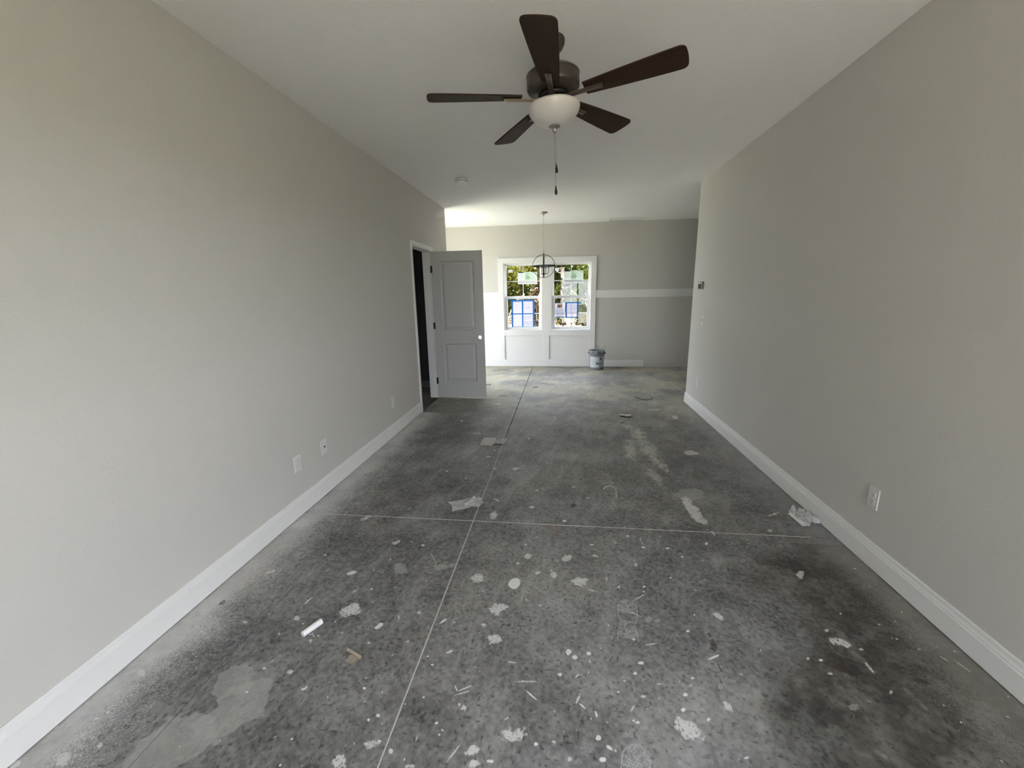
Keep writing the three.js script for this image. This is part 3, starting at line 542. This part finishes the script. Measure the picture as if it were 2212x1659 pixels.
// ---------------------------------------------------------------- wall plates (built facing +z, then turned)
function plate(name, label, category, pos, turn, kind, group) {
  const o = thing(name, label, category, pos, group); o.rotation.y = turn;
  part('plate', new RoundedBoxGeometry(0.072, 0.116, 0.007, 2, 0.003).translate(0, 0, 0.0030), M.plate, o);
  const screw = (y) => part('screw', new THREE.CylinderGeometry(0.003, 0.003, 0.0012, 10).rotateX(Math.PI / 2).translate(0, y, 0.0068), M.plate, o);
  if (kind === 'outlet') {
    for (const y of [-0.0195, 0.0195]) {
      const r = part('receptacle', new RoundedBoxGeometry(0.034, 0.029, 0.003, 2, 0.0014).translate(0, y, 0.0072), M.plate, o);
      part('slot', [bx(-0.0075, -0.0055, y - 0.001, y + 0.007, 0.0086, 0.0089, 0), bx(0.0055, 0.0075, y, y + 0.0065, 0.0086, 0.0089, 0), new THREE.CylinderGeometry(0.0023, 0.0023, 0.0003, 10).rotateX(Math.PI / 2).translate(0, y - 0.008, 0.00875)], M.slot, r);
    }
    screw(0);
  } else if (kind === 'switch') {
    part('bezel', bx(-0.006, 0.006, -0.012, 0.012, 0.0062, 0.0075, 0), M.slot, o);
    part('toggle', bx(-0.0045, 0.0045, -0.004, 0.004, 0.006, 0.020, 0.0015).rotateX(-0.35), M.plate, o); screw(0.03); screw(-0.03);
  } else { part('jack', new THREE.CylinderGeometry(0.0055, 0.0055, 0.008, 14).rotateX(Math.PI / 2).translate(0, 0, 0.009), M.black, o); screw(0.042); screw(-0.042); }
}
const HL = Math.PI / 2;
plate('wall_outlet', 'white duplex outlet on left wall nearest the viewer', 'outlet', [XL, 0.368, -2.418], HL, 'outlet');
plate('jack_plate', 'white wall plate with one dark round jack, left wall', 'wall plate', [XL, 0.366, -2.737], HL, 'jack');
plate('wall_outlet', 'white duplex outlet on left wall beside the closet doorway', 'outlet', [XL, 0.362, -4.06], HL, 'outlet');
plate('wall_outlet', 'white duplex outlet on right wall above the crumpled plastic', 'outlet', [XR, 0.372, -2.218], -HL, 'outlet');
plate('wall_outlet', 'white duplex outlet low on the far end of right wall', 'outlet', [XR, 0.369, -5.14], -HL, 'outlet');
plate('light_switch', 'white toggle light switch below the thermostat', 'light switch', [XR, 1.120, -5.142], -HL, 'switch');
plate('wall_outlet', 'white outlet on the far wall just behind the bucket', 'outlet', [0.797, 0.385, ZFAR], 0, 'outlet');
{
  const t = thing('thermostat', 'small grey thermostat with dark screen on right wall end', 'thermostat', [XR, 1.523, -5.278]); t.rotation.y = -HL;
  part('body', new RoundedBoxGeometry(0.150, 0.088, 0.022, 2, 0.006).translate(0, 0, 0.011), mat(lin(0.16, 0.165, 0.17), 0.5), t);
  part('screen', bx(-0.062, 0.040, -0.036, 0.014, 0.0215, 0.0228, 0), mat(lin(0.006, 0.006, 0.007), 0.15), t);
  part('label_panel', bx(-0.062, 0.060, 0.018, 0.038, 0.0215, 0.0228, 0), mat(lin(0.55, 0.56, 0.55), 0.5), t);
  part('button', bx(0.048, 0.062, -0.030, 0.010, 0.0215, 0.0236, 0), mat(lin(0.40, 0.40, 0.40), 0.5), t);
}

// ---------------------------------------------------------------- notices taped to the far windows, maker's stickers
const textLines = (g, x0, x1, y0, y1, n, col, h) => { g.fillStyle = col; for (let k = 0; k < n; k++) { let x = x0; const y = y0 + (y1 - y0) * k / n; while (x < x1) { const w = rr(4, 18); g.fillRect(x, y, Math.min(w, x1 - x), h); x += w + rr(3, 6); } } };
const noticeTex = (v) => canvasTex(192, 256, (g, w, h) => {
  g.fillStyle = '#f1eff7'; g.fillRect(0, 0, w, h);
  if (v === 0) { g.fillStyle = '#b0a6a8'; g.fillRect(14, 18, 150, 12); textLines(g, 14, 172, 48, 240, 13, '#86849a', 5); }
  if (v === 1) { textLines(g, 14, 172, 20, 240, 17, '#8b89a0', 4); g.fillStyle = '#a8a6b8'; g.fillRect(60, 130, 70, 8); }
  if (v === 2) { textLines(g, 16, 90, 20, 240, 14, '#80839a', 5); textLines(g, 104, 176, 20, 240, 14, '#8c8ea2', 5); }
  if (v === 3) { textLines(g, 20, 170, 30, 120, 8, '#8a8b9e', 5); textLines(g, 20, 170, 140, 230, 7, '#7c7e94', 6); }
  if (v === 4) { g.fillStyle = '#b8a48c'; g.fillRect(40, 16, 100, 72); g.fillStyle = '#8d6f58'; g.fillRect(58, 40, 40, 44); textLines(g, 16, 176, 104, 240, 12, '#85859a', 5); }
  if (v === 5) { textLines(g, 16, 176, 20, 190, 11, '#84859b', 6); g.strokeStyle = '#8f90a6'; g.lineWidth = 4; g.beginPath(); g.arc(96, 214, 18, 0, 7); g.stroke(); }
});
{
  const zg = ZFAR - 0.0775, Z2 = zg + 0.0012;          // inner face of the lower panes
  const k = (ZFAR - 0.0775) / -8.255 * -1, sx = (x) => x * 1.0112, sy = (y) => 1.47 + (y - 1.47) * 1.0112;
  const sheet = (label, group, v, x0, x1, y0, y1, tapes) => {
    const o = thing('paper_sheet', label, 'paper', [sx((x0 + x1) / 2), sy(y0), zg], group), w = sx(x1) - sx(x0), h = sy(y1) - sy(y0), cx = (x0 + x1) / 2;
    part('sheet', new THREE.BoxGeometry(w, h, 0.0006).translate(0, h / 2, 0.0005), phys(0xffffff, 0.95, { map: noticeTex(v), transmission: 0.33, thickness: 0 }), o);
    for (const [a, b, c, d] of tapes) part('tape', bx(sx(a) - sx(cx), sx(b) - sx(cx), sy(c) - sy(y0), sy(d) - sy(y0), 0.001, 0.0016, 0), M.tape, o).userData.label = 'blue masking tape strip';
  };
  const xa = -0.980, xm = -0.772, xb = -0.552, ya = 0.806, ym = 1.068, yb = 1.322;
  sheet('upper left of four blue-taped sheets in left window', undefined, 0, xa, xm, ym, yb, [[-1.042, -0.545, yb - 0.012, yb + 0.018], [xa - 0.012, xa + 0.020, ym, yb - 0.012]]);
  sheet('upper right of four blue-taped sheets in left window', undefined, 1, xm, xb, ym, yb, [[xm - 0.014, xm + 0.014, ym + 0.012, yb - 0.012], [xb - 0.018, xb + 0.016, ym + 0.012, yb - 0.012]]);
  sheet('lower left of four blue-taped sheets in left window', undefined, 2, xa, xm - 0.014, ya, ym, [[xa - 0.012, xa + 0.018, ya + 0.012, ym - 0.012], [xa - 0.02, xm - 0.014, ym - 0.012, ym + 0.012], [xa - 0.012, xm - 0.014, ya - 0.012, ya + 0.012]]);
  sheet('lower right of four blue-taped sheets in left window', undefined, 3, xm + 0.001, xb, ya, ym, [[xm - 0.0135, xm + 0.014, ya - 0.012, ym + 0.012], [xm + 0.014, xb + 0.02, ym - 0.012, ym + 0.012], [xb - 0.018, xb + 0.012, ya + 0.012, ym - 0.012], [xm + 0.014, xb + 0.02, ya - 0.012, ya + 0.012]]);
  sheet('notice with a brown picture in right window', undefined, 4, -0.130, 0.062, 1.004, 1.262, [[-0.09, 0.045, 0.990, 1.008]]);
  sheet('single blue-framed notice in right window', undefined, 5, 0.100, 0.312, 0.995, 1.266, [[0.070, 0.370, 1.258, 1.280], [0.076, 0.104, 0.99, 1.258], [0.296, 0.324, 0.99, 1.258], [0.076, 0.324, 0.978, 0.998]]);
  const stk = canvasTex(512, 320, (g, w, h) => {
    g.fillStyle = '#e9efe6'; g.fillRect(0, 0, w, h);
    g.fillStyle = '#fbfbfa'; g.fillRect(0, 20, 180, 190); g.fillStyle = '#26282a'; g.fillRect(10, 0, 150, 24);
    g.fillStyle = '#cfd3d3'; for (let k = 0; k < 7; k++) g.fillRect(16, 50 + k * 22, 120, 8);
    g.fillStyle = '#c9dcc9'; g.fillRect(185, 0, 327, 215);
    g.strokeStyle = '#eef5ec'; g.lineWidth = 18; for (const r of [120, 190, 260]) { g.beginPath(); g.arc(240, 260, r, -1.45, 0.1); g.stroke(); }
    g.fillStyle = '#9dbfa2'; g.beginPath(); g.moveTo(205, 170); g.lineTo(262, 60); g.lineTo(330, 170); g.closePath(); g.fill();
    g.fillStyle = '#e9efe6'; g.beginPath(); g.moveTo(240, 150); g.lineTo(262, 105); g.lineTo(290, 150); g.closePath(); g.fill();
    g.fillStyle = '#f0f2f0'; g.fillRect(0, 215, w, 105); g.fillStyle = '#8e9190'; for (let k = 0; k < 3; k++) { let x = 20; while (x < 480) { const q = rr(6, 26); g.fillRect(x, 235 + k * 26, q, 12); x += q + rr(5, 10); } }
  });
  const sm = phys(0xffffff, 0.7, { map: stk, transmission: 0.3, thickness: 0 });
  const zu = ZFAR - 0.1105;
  const sticker = (label, x0, x1, y0, y1, m) => { const o = part('label', new THREE.BoxGeometry(sx(x1) - sx(x0), sy(y1) - sy(y0), 0.0004), m, scene, [sx((x0 + x1) / 2), sy((y0 + y1) / 2), zu]); o.name = numbered('window_sticker'); o.userData = { label, category: 'sticker' }; };
  sticker('green and white maker sticker on left window upper pane', -0.862, -0.480, 1.640, 1.872, sm);
  sticker('green and white maker sticker on right window upper pane', 0.045, 0.410, 1.640, 1.880, sm);
  const small = phys(0xffffff, 0.8, { map: canvasTex(64, 48, (g, w, h) => { g.fillStyle = '#dfe2de'; g.fillRect(0, 0, w, h); g.fillStyle = '#a5a9a6'; for (let k = 0; k < 5; k++) g.fillRect(6, 6 + k * 8, 40 + (k % 3) * 4, 3); }), transmission: 0.5, thickness: 0 });
  sticker('small grey sticker in the corner of left upper pane', -1.040, -0.960, 1.866, 1.920, small);
  sticker('small grey sticker in the corner of right upper pane', -0.130, -0.055, 1.880, 1.935, small);
}

// ---------------------------------------------------------------- five-gallon bucket
{
  const grey = mat(lin(0.19, 0.21, 0.225), 0.45), rimM = mat(lin(0.30, 0.32, 0.33), 0.5);
  const b = thing('paint_bucket', 'grey plastic paint bucket with white label by the window', 'bucket', [0.682, 0, -8.02]);
  part('body', lathe([[0, 0.004], [0.126, 0.004], [0.130, 0.0], [0.132, 0.010], [0.142, 0.285], [0.150, 0.288], [0.151, 0.300], [0.144, 0.304], [0.145, 0.318], [0.153, 0.322], [0.154, 0.332], [0.146, 0.336], [0.147, 0.350], [0.155, 0.356], [0.156, 0.368], [0.149, 0.370], [0.145, 0.366], [0.140, 0.30], [0.127, 0.03], [0, 0.03]], 48), grey, b);
  part('rim', new THREE.TorusGeometry(0.152, 0.006, 8, 48).rotateX(Math.PI / 2).translate(0, 0.368, 0), rimM, b);
  part('paint_skin', new THREE.CylinderGeometry(0.139, 0.139, 0.004, 40).translate(0, 0.318, 0), mat(lin(0.55, 0.55, 0.53), 0.5), b);
  const lt = canvasTex(256, 256, (g, w, h) => {
    g.fillStyle = '#c9cdd0'; g.fillRect(0, 0, w, h); g.fillStyle = '#aab1b6'; g.fillRect(150, 0, 106, h);
    g.fillStyle = '#141a22'; g.beginPath(); g.moveTo(96, 110); g.lineTo(150, 150); g.lineTo(230, 140); g.lineTo(240, 158); g.lineTo(150, 178); g.lineTo(96, 176); g.lineTo(120, 150); g.closePath(); g.fill();
    g.fillRect(176, 20, 22, 52); g.fillStyle = '#dfe3e4'; g.fillRect(130, 150, 110, 6); g.fillStyle = '#8f979c'; for (let k = 0; k < 6; k++) g.fillRect(30, 60 + k * 26, 46, 6);
  });
  const lab = new THREE.CylinderGeometry(0.1425, 0.1365, 0.205, 32, 1, true, -1.15, 2.3).translate(0, 0.155, 0);
  part('label_sticker', lab, new THREE.MeshStandardMaterial({ map: lt, roughness: 0.5, side: THREE.DoubleSide }), b);
  for (const a of [2.85, -0.30]) part('handle_ear', bx(0.146, 0.166, 0.305, 0.335, -0.018, 0.018, 0.003).rotateY(a), M.black, b);
  const hp = []; for (let k = 0; k <= 20; k++) { const t = k / 20 * Math.PI, a = -0.30, r = 0.164; const q = new THREE.Vector3(r * Math.cos(t), 0.320 - 0.045 * Math.sin(t), 0.0 + 0.165 * Math.sin(t)).applyAxisAngle(new THREE.Vector3(0, 1, 0), a); hp.push([q.x, q.y, q.z]); }
  part('handle', tube(hp, 0.0025, 40, 6), M.brushed, b);
  const drip = mat(lin(0.62, 0.62, 0.60), 0.4);
  for (let k = 0; k < 4; k++) { const a = -0.9 + k * 0.75, L = 0.01 + 0.05 * hash2(k, 5); part('paint_drip', bx(-0.006, 0.006, 0.352 - L, 0.372, 0.1555, 0.1585, 0.001).rotateY(a), drip, b); }
}

// ---------------------------------------------------------------- litter on the slab
function crumple(w, d, n, amp, freq, s, hmin = 0.001) {
  const g = new THREE.PlaneGeometry(w, d, n, n).rotateX(-Math.PI / 2), p = g.attributes.position; let lo = 9;
  for (let i = 0; i < p.count; i++) {
    const x = p.getX(i), z = p.getZ(i), r = Math.abs(noise2(x * freq + s, z * freq + s * 2) - 0.5) * 2 * 0.7 + 0.3 * noise2(x * freq * 2.3 + s, z * freq * 2.3);
    const e = 0.82 + 0.35 * noise2(x * 25 + s, z * 25 + 3); p.setXYZ(i, x * e, amp * r, z * e); lo = Math.min(lo, amp * r);
  }
  for (let i = 0; i < p.count; i++) p.setY(i, p.getY(i) - lo + hmin);
  g.computeVertexNormals(); return g;
}
const flat = (m) => { const c = m.clone(); c.side = THREE.DoubleSide; return c; };
{
  // pipe offcut
  const o = thing('pipe_offcut', 'short white plastic pipe offcut lying on the slab', 'pipe', [-1.106, 0.0135, -1.455]); o.rotation.y = 1.09;
  const pr = lathe([[0.0105, -0.045], [0.0134, -0.045], [0.0134, 0.045], [0.0105, 0.045], [0.0105, -0.045]], 24).rotateZ(Math.PI / 2);
  part('tube', pr, M.vinyl, o);
  part('burr', new THREE.TorusGeometry(0.006, 0.0013, 6, 14, 4.2).rotateX(Math.PI / 2).translate(-0.016, -0.011, 0.016), M.vinyl, o);

  const wad = thing('plastic_wad', 'crumpled clear plastic wrap against the right baseboard', 'plastic wrap', [1.578, 0, -2.635]); wad.rotation.y = 0.2;
  part('film', crumple(0.10, 0.17, 16, 0.060, 26, 4.1), flat(M.film), wad);
  part('film', crumple(0.08, 0.12, 12, 0.045, 30, 9.4), flat(M.film), wad, [-0.008, 0.006, 0.03], [0, 0.7, 0]);
  const strip = part('label_strip', new THREE.BoxGeometry(0.038, 0.0015, 0.15), M.paper, wad, [-0.055, 0.012, 0.02], [0.02, -0.10, 0.15]); strip.userData.label = 'white paper label strip';

  const fp = thing('folded_wrapper', 'folded grey paper wrapper with torn end on the joint line', 'wrapper', [-0.668, 0, -3.885]);
  const bend = (w, d, lift) => { const g = new THREE.BoxGeometry(w, 0.003, d, 10, 1, 4), p = g.attributes.position; for (let i = 0; i < p.count; i++) { const x = p.getX(i), z = p.getZ(i); p.setY(i, p.getY(i) + lift + 0.006 * noise2(x * 30 + lift * 99, z * 22) + (z > d * 0.3 ? -0.006 : 0)); } g.computeVertexNormals(); return g; };
  const pm = mat(lin(0.50, 0.485, 0.46), 0.8);
  part('flap', bend(0.135, 0.150, 0.016), pm, fp, [-0.055, 0, -0.008]); part('flap', bend(0.125, 0.165, 0.006), pm, fp, [-0.060, 0, 0.010]);
  part('torn_end', crumple(0.12, 0.11, 14, 0.034, 34, 2.7), flat(pm), fp, [0.070, 0, 0.0]); part('torn_end', crumple(0.07, 0.08, 10, 0.036, 40, 6.7), flat(M.scrap), fp, [0.095, 0, -0.04]);

  const ps = thing('plastic_film', 'clear plastic film scrap beside the crossing joints', 'plastic film', [-0.668, 0, -2.625]); ps.rotation.y = 0.5;
  part('film', crumple(0.24, 0.13, 20, 0.024, 18, 1.3), flat(M.film), ps);
  part('film', crumple(0.13, 0.09, 14, 0.030, 30, 7.9), flat(M.film), ps, [0.055, 0.001, 0.0], [0, 0.5, 0]);

  const chip = (name, label, cat, x, z, w, d, turn, m, amp = 0.012, s = 1) => { const g = crumple(w, d, 6, amp, 14, s); const o = thing(name, label, cat, [x, 0, z]); o.rotation.y = turn; part('flake', g, flat(m), o); part('underside', crumple(w * 0.96, d * 0.96, 6, amp * 0.8, 14, s, 0.0004), flat(m), o); return o; };
  chip('drywall_scrap', 'curled pale drywall paper scrap at the head of powder trail', 'scrap', 0.768, -4.885, 0.14, 0.085, -0.2, M.scrap, 0.03, 2.2);
  chip('paper_scrap', 'pale torn paper scrap near the right baseboard', 'scrap', 1.194, -3.723, 0.11, 0.075, 0.3, M.scrap, 0.008, 5.1);
  chip('cardboard_chip', 'small tilted grey cardboard chip left of the folded wrapper', 'scrap', -0.896, -4.131, 0.075, 0.075, 0.5, M.card, 0.020, 3.3);
  chip('paper_scrap', 'small white splinter alone on the bright dining floor', 'scrap', -0.404, -6.408, 0.07, 0.05, 0.1, M.paper, 0.016, 8.3);
  chip('wood_splinter', 'pale wood splinter on the floor before the right wall corner', 'splinter', 1.168, -5.164, 0.12, 0.035, -0.15, M.scrap, 0.012, 4.4);
  const tw = thing('torn_wrapper', 'curled brown torn wrapper piece right of the pipe offcut', 'wrapper', [-0.858, 0.0105, -1.345]); tw.rotation.y = -0.35;
  part('curl', new THREE.CylinderGeometry(0.0125, 0.009, 0.088, 14, 4, true, 2.2, 3.4).rotateZ(Math.PI / 2), flat(mat(lin(0.36, 0.31, 0.24), 0.7)), tw);
  part('tongue', crumple(0.05, 0.03, 6, 0.010, 30, 3.1), flat(mat(lin(0.30, 0.26, 0.21), 0.7)), tw, [0.02, -0.0105, 0.018]);
  const cs = thing('carton_flap', 'flat printed carton flap beyond the right wall corner', 'carton', [1.735, 0, -6.337]);
  part('card', bx(-0.075, 0.075, 0.0005, 0.004, -0.075, 0.075, 0.001), mat(0xffffff, 0.85, { map: canvasTex(96, 96, (g, w, h) => { g.fillStyle = '#b9b8aa'; g.fillRect(0, 0, w, h); g.fillStyle = '#77776c'; for (let k = 0; k < 5; k++) g.fillRect(10, 14 + k * 15, 60, 6); }) }), cs);
  const wire = (name, label, cat, pts, r, m) => { const o = part('strand', tube(pts, r, 30, 6), m, scene); o.name = numbered(name); o.userData = { label, category: cat }; };
  wire('curved_strip', 'dark curved strip of trim lying right of centre', 'strip', [[1.035, 0.020, -5.76], [1.10, 0.006, -5.70], [1.17, 0.005, -5.66], [1.235, 0.010, -5.68], [1.262, 0.024, -5.74]], 0.0045, M.darkscrap);
  wire('twig', 'thin dark twig below the curled drywall scrap', 'twig', [[0.672, 0.003, -4.600], [0.700, 0.003, -4.610], [0.728, 0.006, -4.660]], 0.0028, M.darkscrap);
  wire('loose_wire', 'thin grey wire poking out past the open door', 'wire', [[-1.32, 0.004, -6.50], [-1.22, 0.004, -6.515], [-1.17, 0.004, -6.52], [-1.14, 0.016, -6.49]], 0.0035, mat(lin(0.12, 0.12, 0.12), 0.6));
  wire('white_string', 'short curled white string right of the plastic film', 'string', [[0.325, 0.002, -2.945], [0.350, 0.002, -2.985], [0.378, 0.002, -3.000], [0.405, 0.0025, -2.985], [0.418, 0.002, -2.93], [0.412, 0.002, -2.86], [0.408, 0.002, -2.82]], 0.0018, M.paper);
}
// scattered crumbs of dried compound
{
  const g = new THREE.IcosahedronGeometry(1, 0), spots = [];
  for (let k = 0; k < 60; k++) spots.push([rr(-1.6, 1.5), rr(-7.6, -1.1), rr(0.0015, 0.0042)]);
  const inst = spots.map(([x, z, s]) => g.clone().scale(s * rr(0.7, 1.5), s * 0.7, s * rr(0.7, 1.3)).rotateY(rnd() * 6).translate(x, s * 0.55, z));
  const o = part('compound_crumbs', inst, M.scrap, scene); o.userData = { label: 'crumbs of dried white compound strewn over the slab', category: 'debris', kind: 'stuff' };
}

// ---------------------------------------------------------------- outdoors: yard and woodland behind the house
{
  const gt = dataTex(512, 512, (d) => { for (let j = 0; j < 512; j++) for (let i = 0; i < 512; i++) { const q = fbm(i * 0.05, j * 0.05, 5), s = fbm(i * 0.3 + 9, j * 0.3, 2), o = (j * 512 + i) * 4, gr = sstep(0.45, 0.6, q); d[o] = toS((0.68 - 0.10 * gr) * (0.75 + 0.5 * s)); d[o + 1] = toS((0.63 - 0.08 * gr) * (0.75 + 0.5 * s)); d[o + 2] = toS((0.54 - 0.10 * gr) * (0.75 + 0.5 * s)); d[o + 3] = 255; } }, true, [14, 14]);
  const lawnT = dataTex(512, 512, (d) => { for (let j = 0; j < 512; j++) for (let i = 0; i < 512; i++) { const q = fbm(i * 0.04, j * 0.04, 4), s = fbm(i * 0.4 + 9, j * 0.4, 2), o = (j * 512 + i) * 4, k = (0.5 + s) * (0.7 + 0.6 * q); d[o] = toS(0.125 * k); d[o + 1] = toS(0.128 * k); d[o + 2] = toS(0.085 * k); d[o + 3] = 255; } }, true, [10, 10]);
  structMesh('ground', bx(-45, 45, -0.5, -0.18, -50, 40, 0), mat(0xffffff, 1, { map: lawnT }), 'grassy yard ground round the house', 'ground');
  structMesh('ground_added_drive', bx(-5.0, 2.0, -0.30, -0.15, 2.25, 18, 0), mat(0xffffff, 1, { map: gt }), 'added pale sandy drive behind the viewer that bounces light inside', 'ground');  // unseen pale ground, added to bounce sunlight in through the back door
  structMesh('ground_added_patio', bx(-9.5, -2.93, -0.30, -0.14, -10.0, -3.6, 0), mat(lin(0.58, 0.60, 0.50), 0.95), 'added pale patio outside the dining door that bounces light inside', 'ground');  // unseen pale slab, added to throw light up at the dining ceiling
  structMesh('ground_litter', bx(-9, 9, -0.30, -0.165, -26, -10.2, 0), mat(lin(0.11, 0.075, 0.05), 1), 'brown leaf litter under the trees', 'ground');
  const bark = mat(lin(0.16, 0.12, 0.09), 0.95), paleBark = mat(lin(0.42, 0.37, 0.30), 0.95);
  const leafM = [[0.25, 0.34, 0.06], [0.42, 0.46, 0.09], [0.13, 0.19, 0.07], [0.38, 0.28, 0.17]].map(([r, g, b]) => phys(lin(r, g, b), 0.9, { transmission: 0.35, thickness: 0, specularIntensity: 0.25, side: THREE.DoubleSide, vertexColors: true }));
  function foliage(n, cy, rx, ry, size, sd) {
    const pos = [], col = [], nor = []; let s = sd; const rn = () => { s = (s * 1664525 + 1013904223) >>> 0; return s / 4294967296; };
    const cl = Array.from({ length: 26 }, () => { const a = rn() * 6.283, h = rn() * 2 - 1, r = Math.sqrt(1 - h * h) * (0.45 + 0.55 * rn()); return [r * Math.cos(a) * rx, cy + h * ry * (0.5 + 0.5 * rn()), r * Math.sin(a) * rx, 0.25 + 0.3 * rn()]; });
    const u = new THREE.Vector3(), v = new THREE.Vector3(), c = new THREE.Vector3(), w = new THREE.Vector3();
    for (let k = 0; k < n; k++) {
      const q = cl[(rn() * cl.length) | 0], R = q[3] * rx * 1.25;
      do u.set(rn() * 2 - 1, rn() * 2 - 1, rn() * 2 - 1); while (u.lengthSq() > 1);
      c.set(q[0] + u.x * R, q[1] + u.y * R * 0.8, q[2] + u.z * R); if (c.y < 0) c.y = rn() * 0.3;
      u.set(rn() - 0.5, rn() - 0.5, rn() - 0.5).normalize(); v.set(rn() - 0.5, rn() - 0.5, rn() - 0.5).cross(u).normalize(); const z = size * (0.6 + 0.8 * rn()); w.crossVectors(u, v);
      u.multiplyScalar(z); v.multiplyScalar(z * 0.42);
      const A = [c.x - u.x, c.y - u.y, c.z - u.z], B = [c.x + v.x, c.y + v.y, c.z + v.z], C = [c.x + u.x, c.y + u.y, c.z + u.z], D = [c.x - v.x, c.y - v.y, c.z - v.z];
      pos.push(...A, ...B, ...C, ...A, ...C, ...D); const t = 0.65 + 0.6 * rn(), t2 = t * (0.9 + 0.2 * rn());
      for (let m = 0; m < 6; m++) { col.push(t2, t, t); nor.push(w.x, w.y, w.z); }
    }
    const g = new THREE.BufferGeometry(); g.setAttribute('position', new THREE.Float32BufferAttribute(pos, 3)); g.setAttribute('normal', new THREE.Float32BufferAttribute(nor, 3)); g.setAttribute('color', new THREE.Float32BufferAttribute(col, 3)); return g;
  }
  const grow = (name, label, cat, x, z, h, rx, ry, lm, n, size, sd, pale, group) => {
    const o = thing(name, label, cat, [x, -0.18, z], group); let s = sd * 7 + 1; const rn = () => { s = (s * 1664525 + 1013904223) >>> 0; return s / 4294967296; };
    const tr = part('trunk', tube([[0, 0, 0], [0.05 * rn(), h * 0.3, 0.05], [(rn() - 0.5) * 0.3, h * 0.6, (rn() - 0.5) * 0.3], [(rn() - 0.5) * 0.4, h * 0.9, 0]], 0.02 + h * 0.010, 12, 7), pale ? paleBark : bark, o);
    for (let k = 0; k < 6; k++) { const a = rn() * 6.28, y0 = h * (0.2 + 0.5 * rn()), L = rx * (0.6 + 0.5 * rn()); part('branch', tube([[0, y0, 0], [Math.cos(a) * L * 0.5, y0 + L * 0.22, Math.sin(a) * L * 0.5], [Math.cos(a) * L, y0 + L * 0.6, Math.sin(a) * L]], 0.008 + h * 0.0025, 8, 5), pale ? paleBark : bark, tr); }
    const fo = part('foliage', foliage(n, h - ry * 0.85, rx, ry, size, sd), leafM[lm], o); fo.userData.kind = 'stuff';
  };
  // seen through the far windows
  grow('shrub', 'yellow-green leafy shrub close outside the left window', 'shrub', -1.72, -12.9, 2.9, 0.62, 1.0, 1, 3400, 0.05, 11, true);
  grow('shrub', 'bright green shrub close outside the right window', 'shrub', 0.86, -12.7, 2.3, 0.60, 1.0, 0, 3400, 0.045, 23, true);
  grow('shrub', 'brown-leaved low bush seen through left window', 'shrub', -0.72, -14.6, 2.1, 0.42, 0.75, 3, 1800, 0.05, 31, true);
  grow('shrub', 'dark green low bush behind the bright green shrub', 'shrub', 0.85, -14.5, 1.4, 0.42, 0.50, 2, 1800, 0.045, 37, false);
  grow('shrub', 'dark low bush behind the yellow-green shrub', 'shrub', -2.5, -14.6, 1.5, 0.42, 0.55, 2, 1800, 0.05, 41, false);
  const hw = ['leftmost', 'second from the left', 'third from the left', 'fourth from the left', 'fourth from the right', 'third from the right', 'second from the right', 'rightmost'];
  for (let k = 0; k < 8; k++) grow('undergrowth', hw[k] + ' of the low leafy bushes at the wood edge', 'undergrowth', -4.2 + k * 1.05, -15.9 - (k % 2) * 0.25, 1.7 + 0.3 * (k % 3), 0.29, 0.9, [2, 0, 1][k % 3], 1500, 0.05, 500 + k * 31, false, 'low bushes at the wood edge');
  {
    const pos = [], nor = [], col = []; const u = new THREE.Vector3(), v = new THREE.Vector3(), w = new THREE.Vector3();
    for (let k = 0; k < 26000; k++) {
      const x = rr(-16, 16), y = 7.5 * Math.pow(rnd(), 1.2) * (0.75 + 0.35 * noise2(x * 0.5, 2)), z = rr(-30.8, -28.8), sz = rr(0.12, 0.26), t = rr(0.6, 1.25) * (0.75 + 0.5 * noise2(x * 0.7 + 5, y * 0.7));
      u.set(rnd() - 0.5, rnd() - 0.5, rnd() - 0.5).normalize(); v.set(rnd() - 0.5, rnd() - 0.5, rnd() - 0.5).cross(u).normalize(); w.crossVectors(u, v); u.multiplyScalar(sz); v.multiplyScalar(sz * 0.5);
      pos.push(x - u.x, y - u.y, z - u.z, x + v.x, y + v.y, z + v.z, x + u.x, y + u.y, z + u.z, x - u.x, y - u.y, z - u.z, x + u.x, y + u.y, z + u.z, x - v.x, y - v.y, z - v.z);
      for (let m = 0; m < 6; m++) { nor.push(w.x, w.y, w.z); col.push(t, t, t); }
    }
    const g = new THREE.BufferGeometry(); g.setAttribute('position', new THREE.Float32BufferAttribute(pos, 3)); g.setAttribute('normal', new THREE.Float32BufferAttribute(nor, 3)); g.setAttribute('color', new THREE.Float32BufferAttribute(col, 3));
    const o = part('thicket', g, leafM[0], scene); o.userData = { label: 'dense green thicket closing the view behind the woodland', category: 'thicket', kind: 'stuff' };
  }
  const where = ['at the far left', 'left of centre', 'in the middle', 'right of centre', 'at the far right'], rowName = ['front', 'middle', 'rear'];
  for (let r = 0; r < 3; r++) for (let k = 0; k < 5; k++) {
    const x = -7.0 + k * 3.5 + (r === 1 ? 1.3 : r === 2 ? -0.6 : 0) , z = -17.6 - r * 4.2, lm = [0, 1, 0, 1, 2][(k + r * 2) % 5], h = 5.6 + r * 1.5 + rr(-0.4, 0.6);
    grow('woodland_tree', ['green', 'yellow-green', 'dark green'][lm] + ' woodland tree ' + where[k] + ' of the ' + rowName[r] + ' row', 'tree', x, z, h, 1.06, h * 0.5, lm, 7000, 0.085 + r * 0.02, 100 + (r * 5 + k) * 17, k % 2 === 0, 'woodland behind the house');
  }
}

renderer.render(scene, camera);
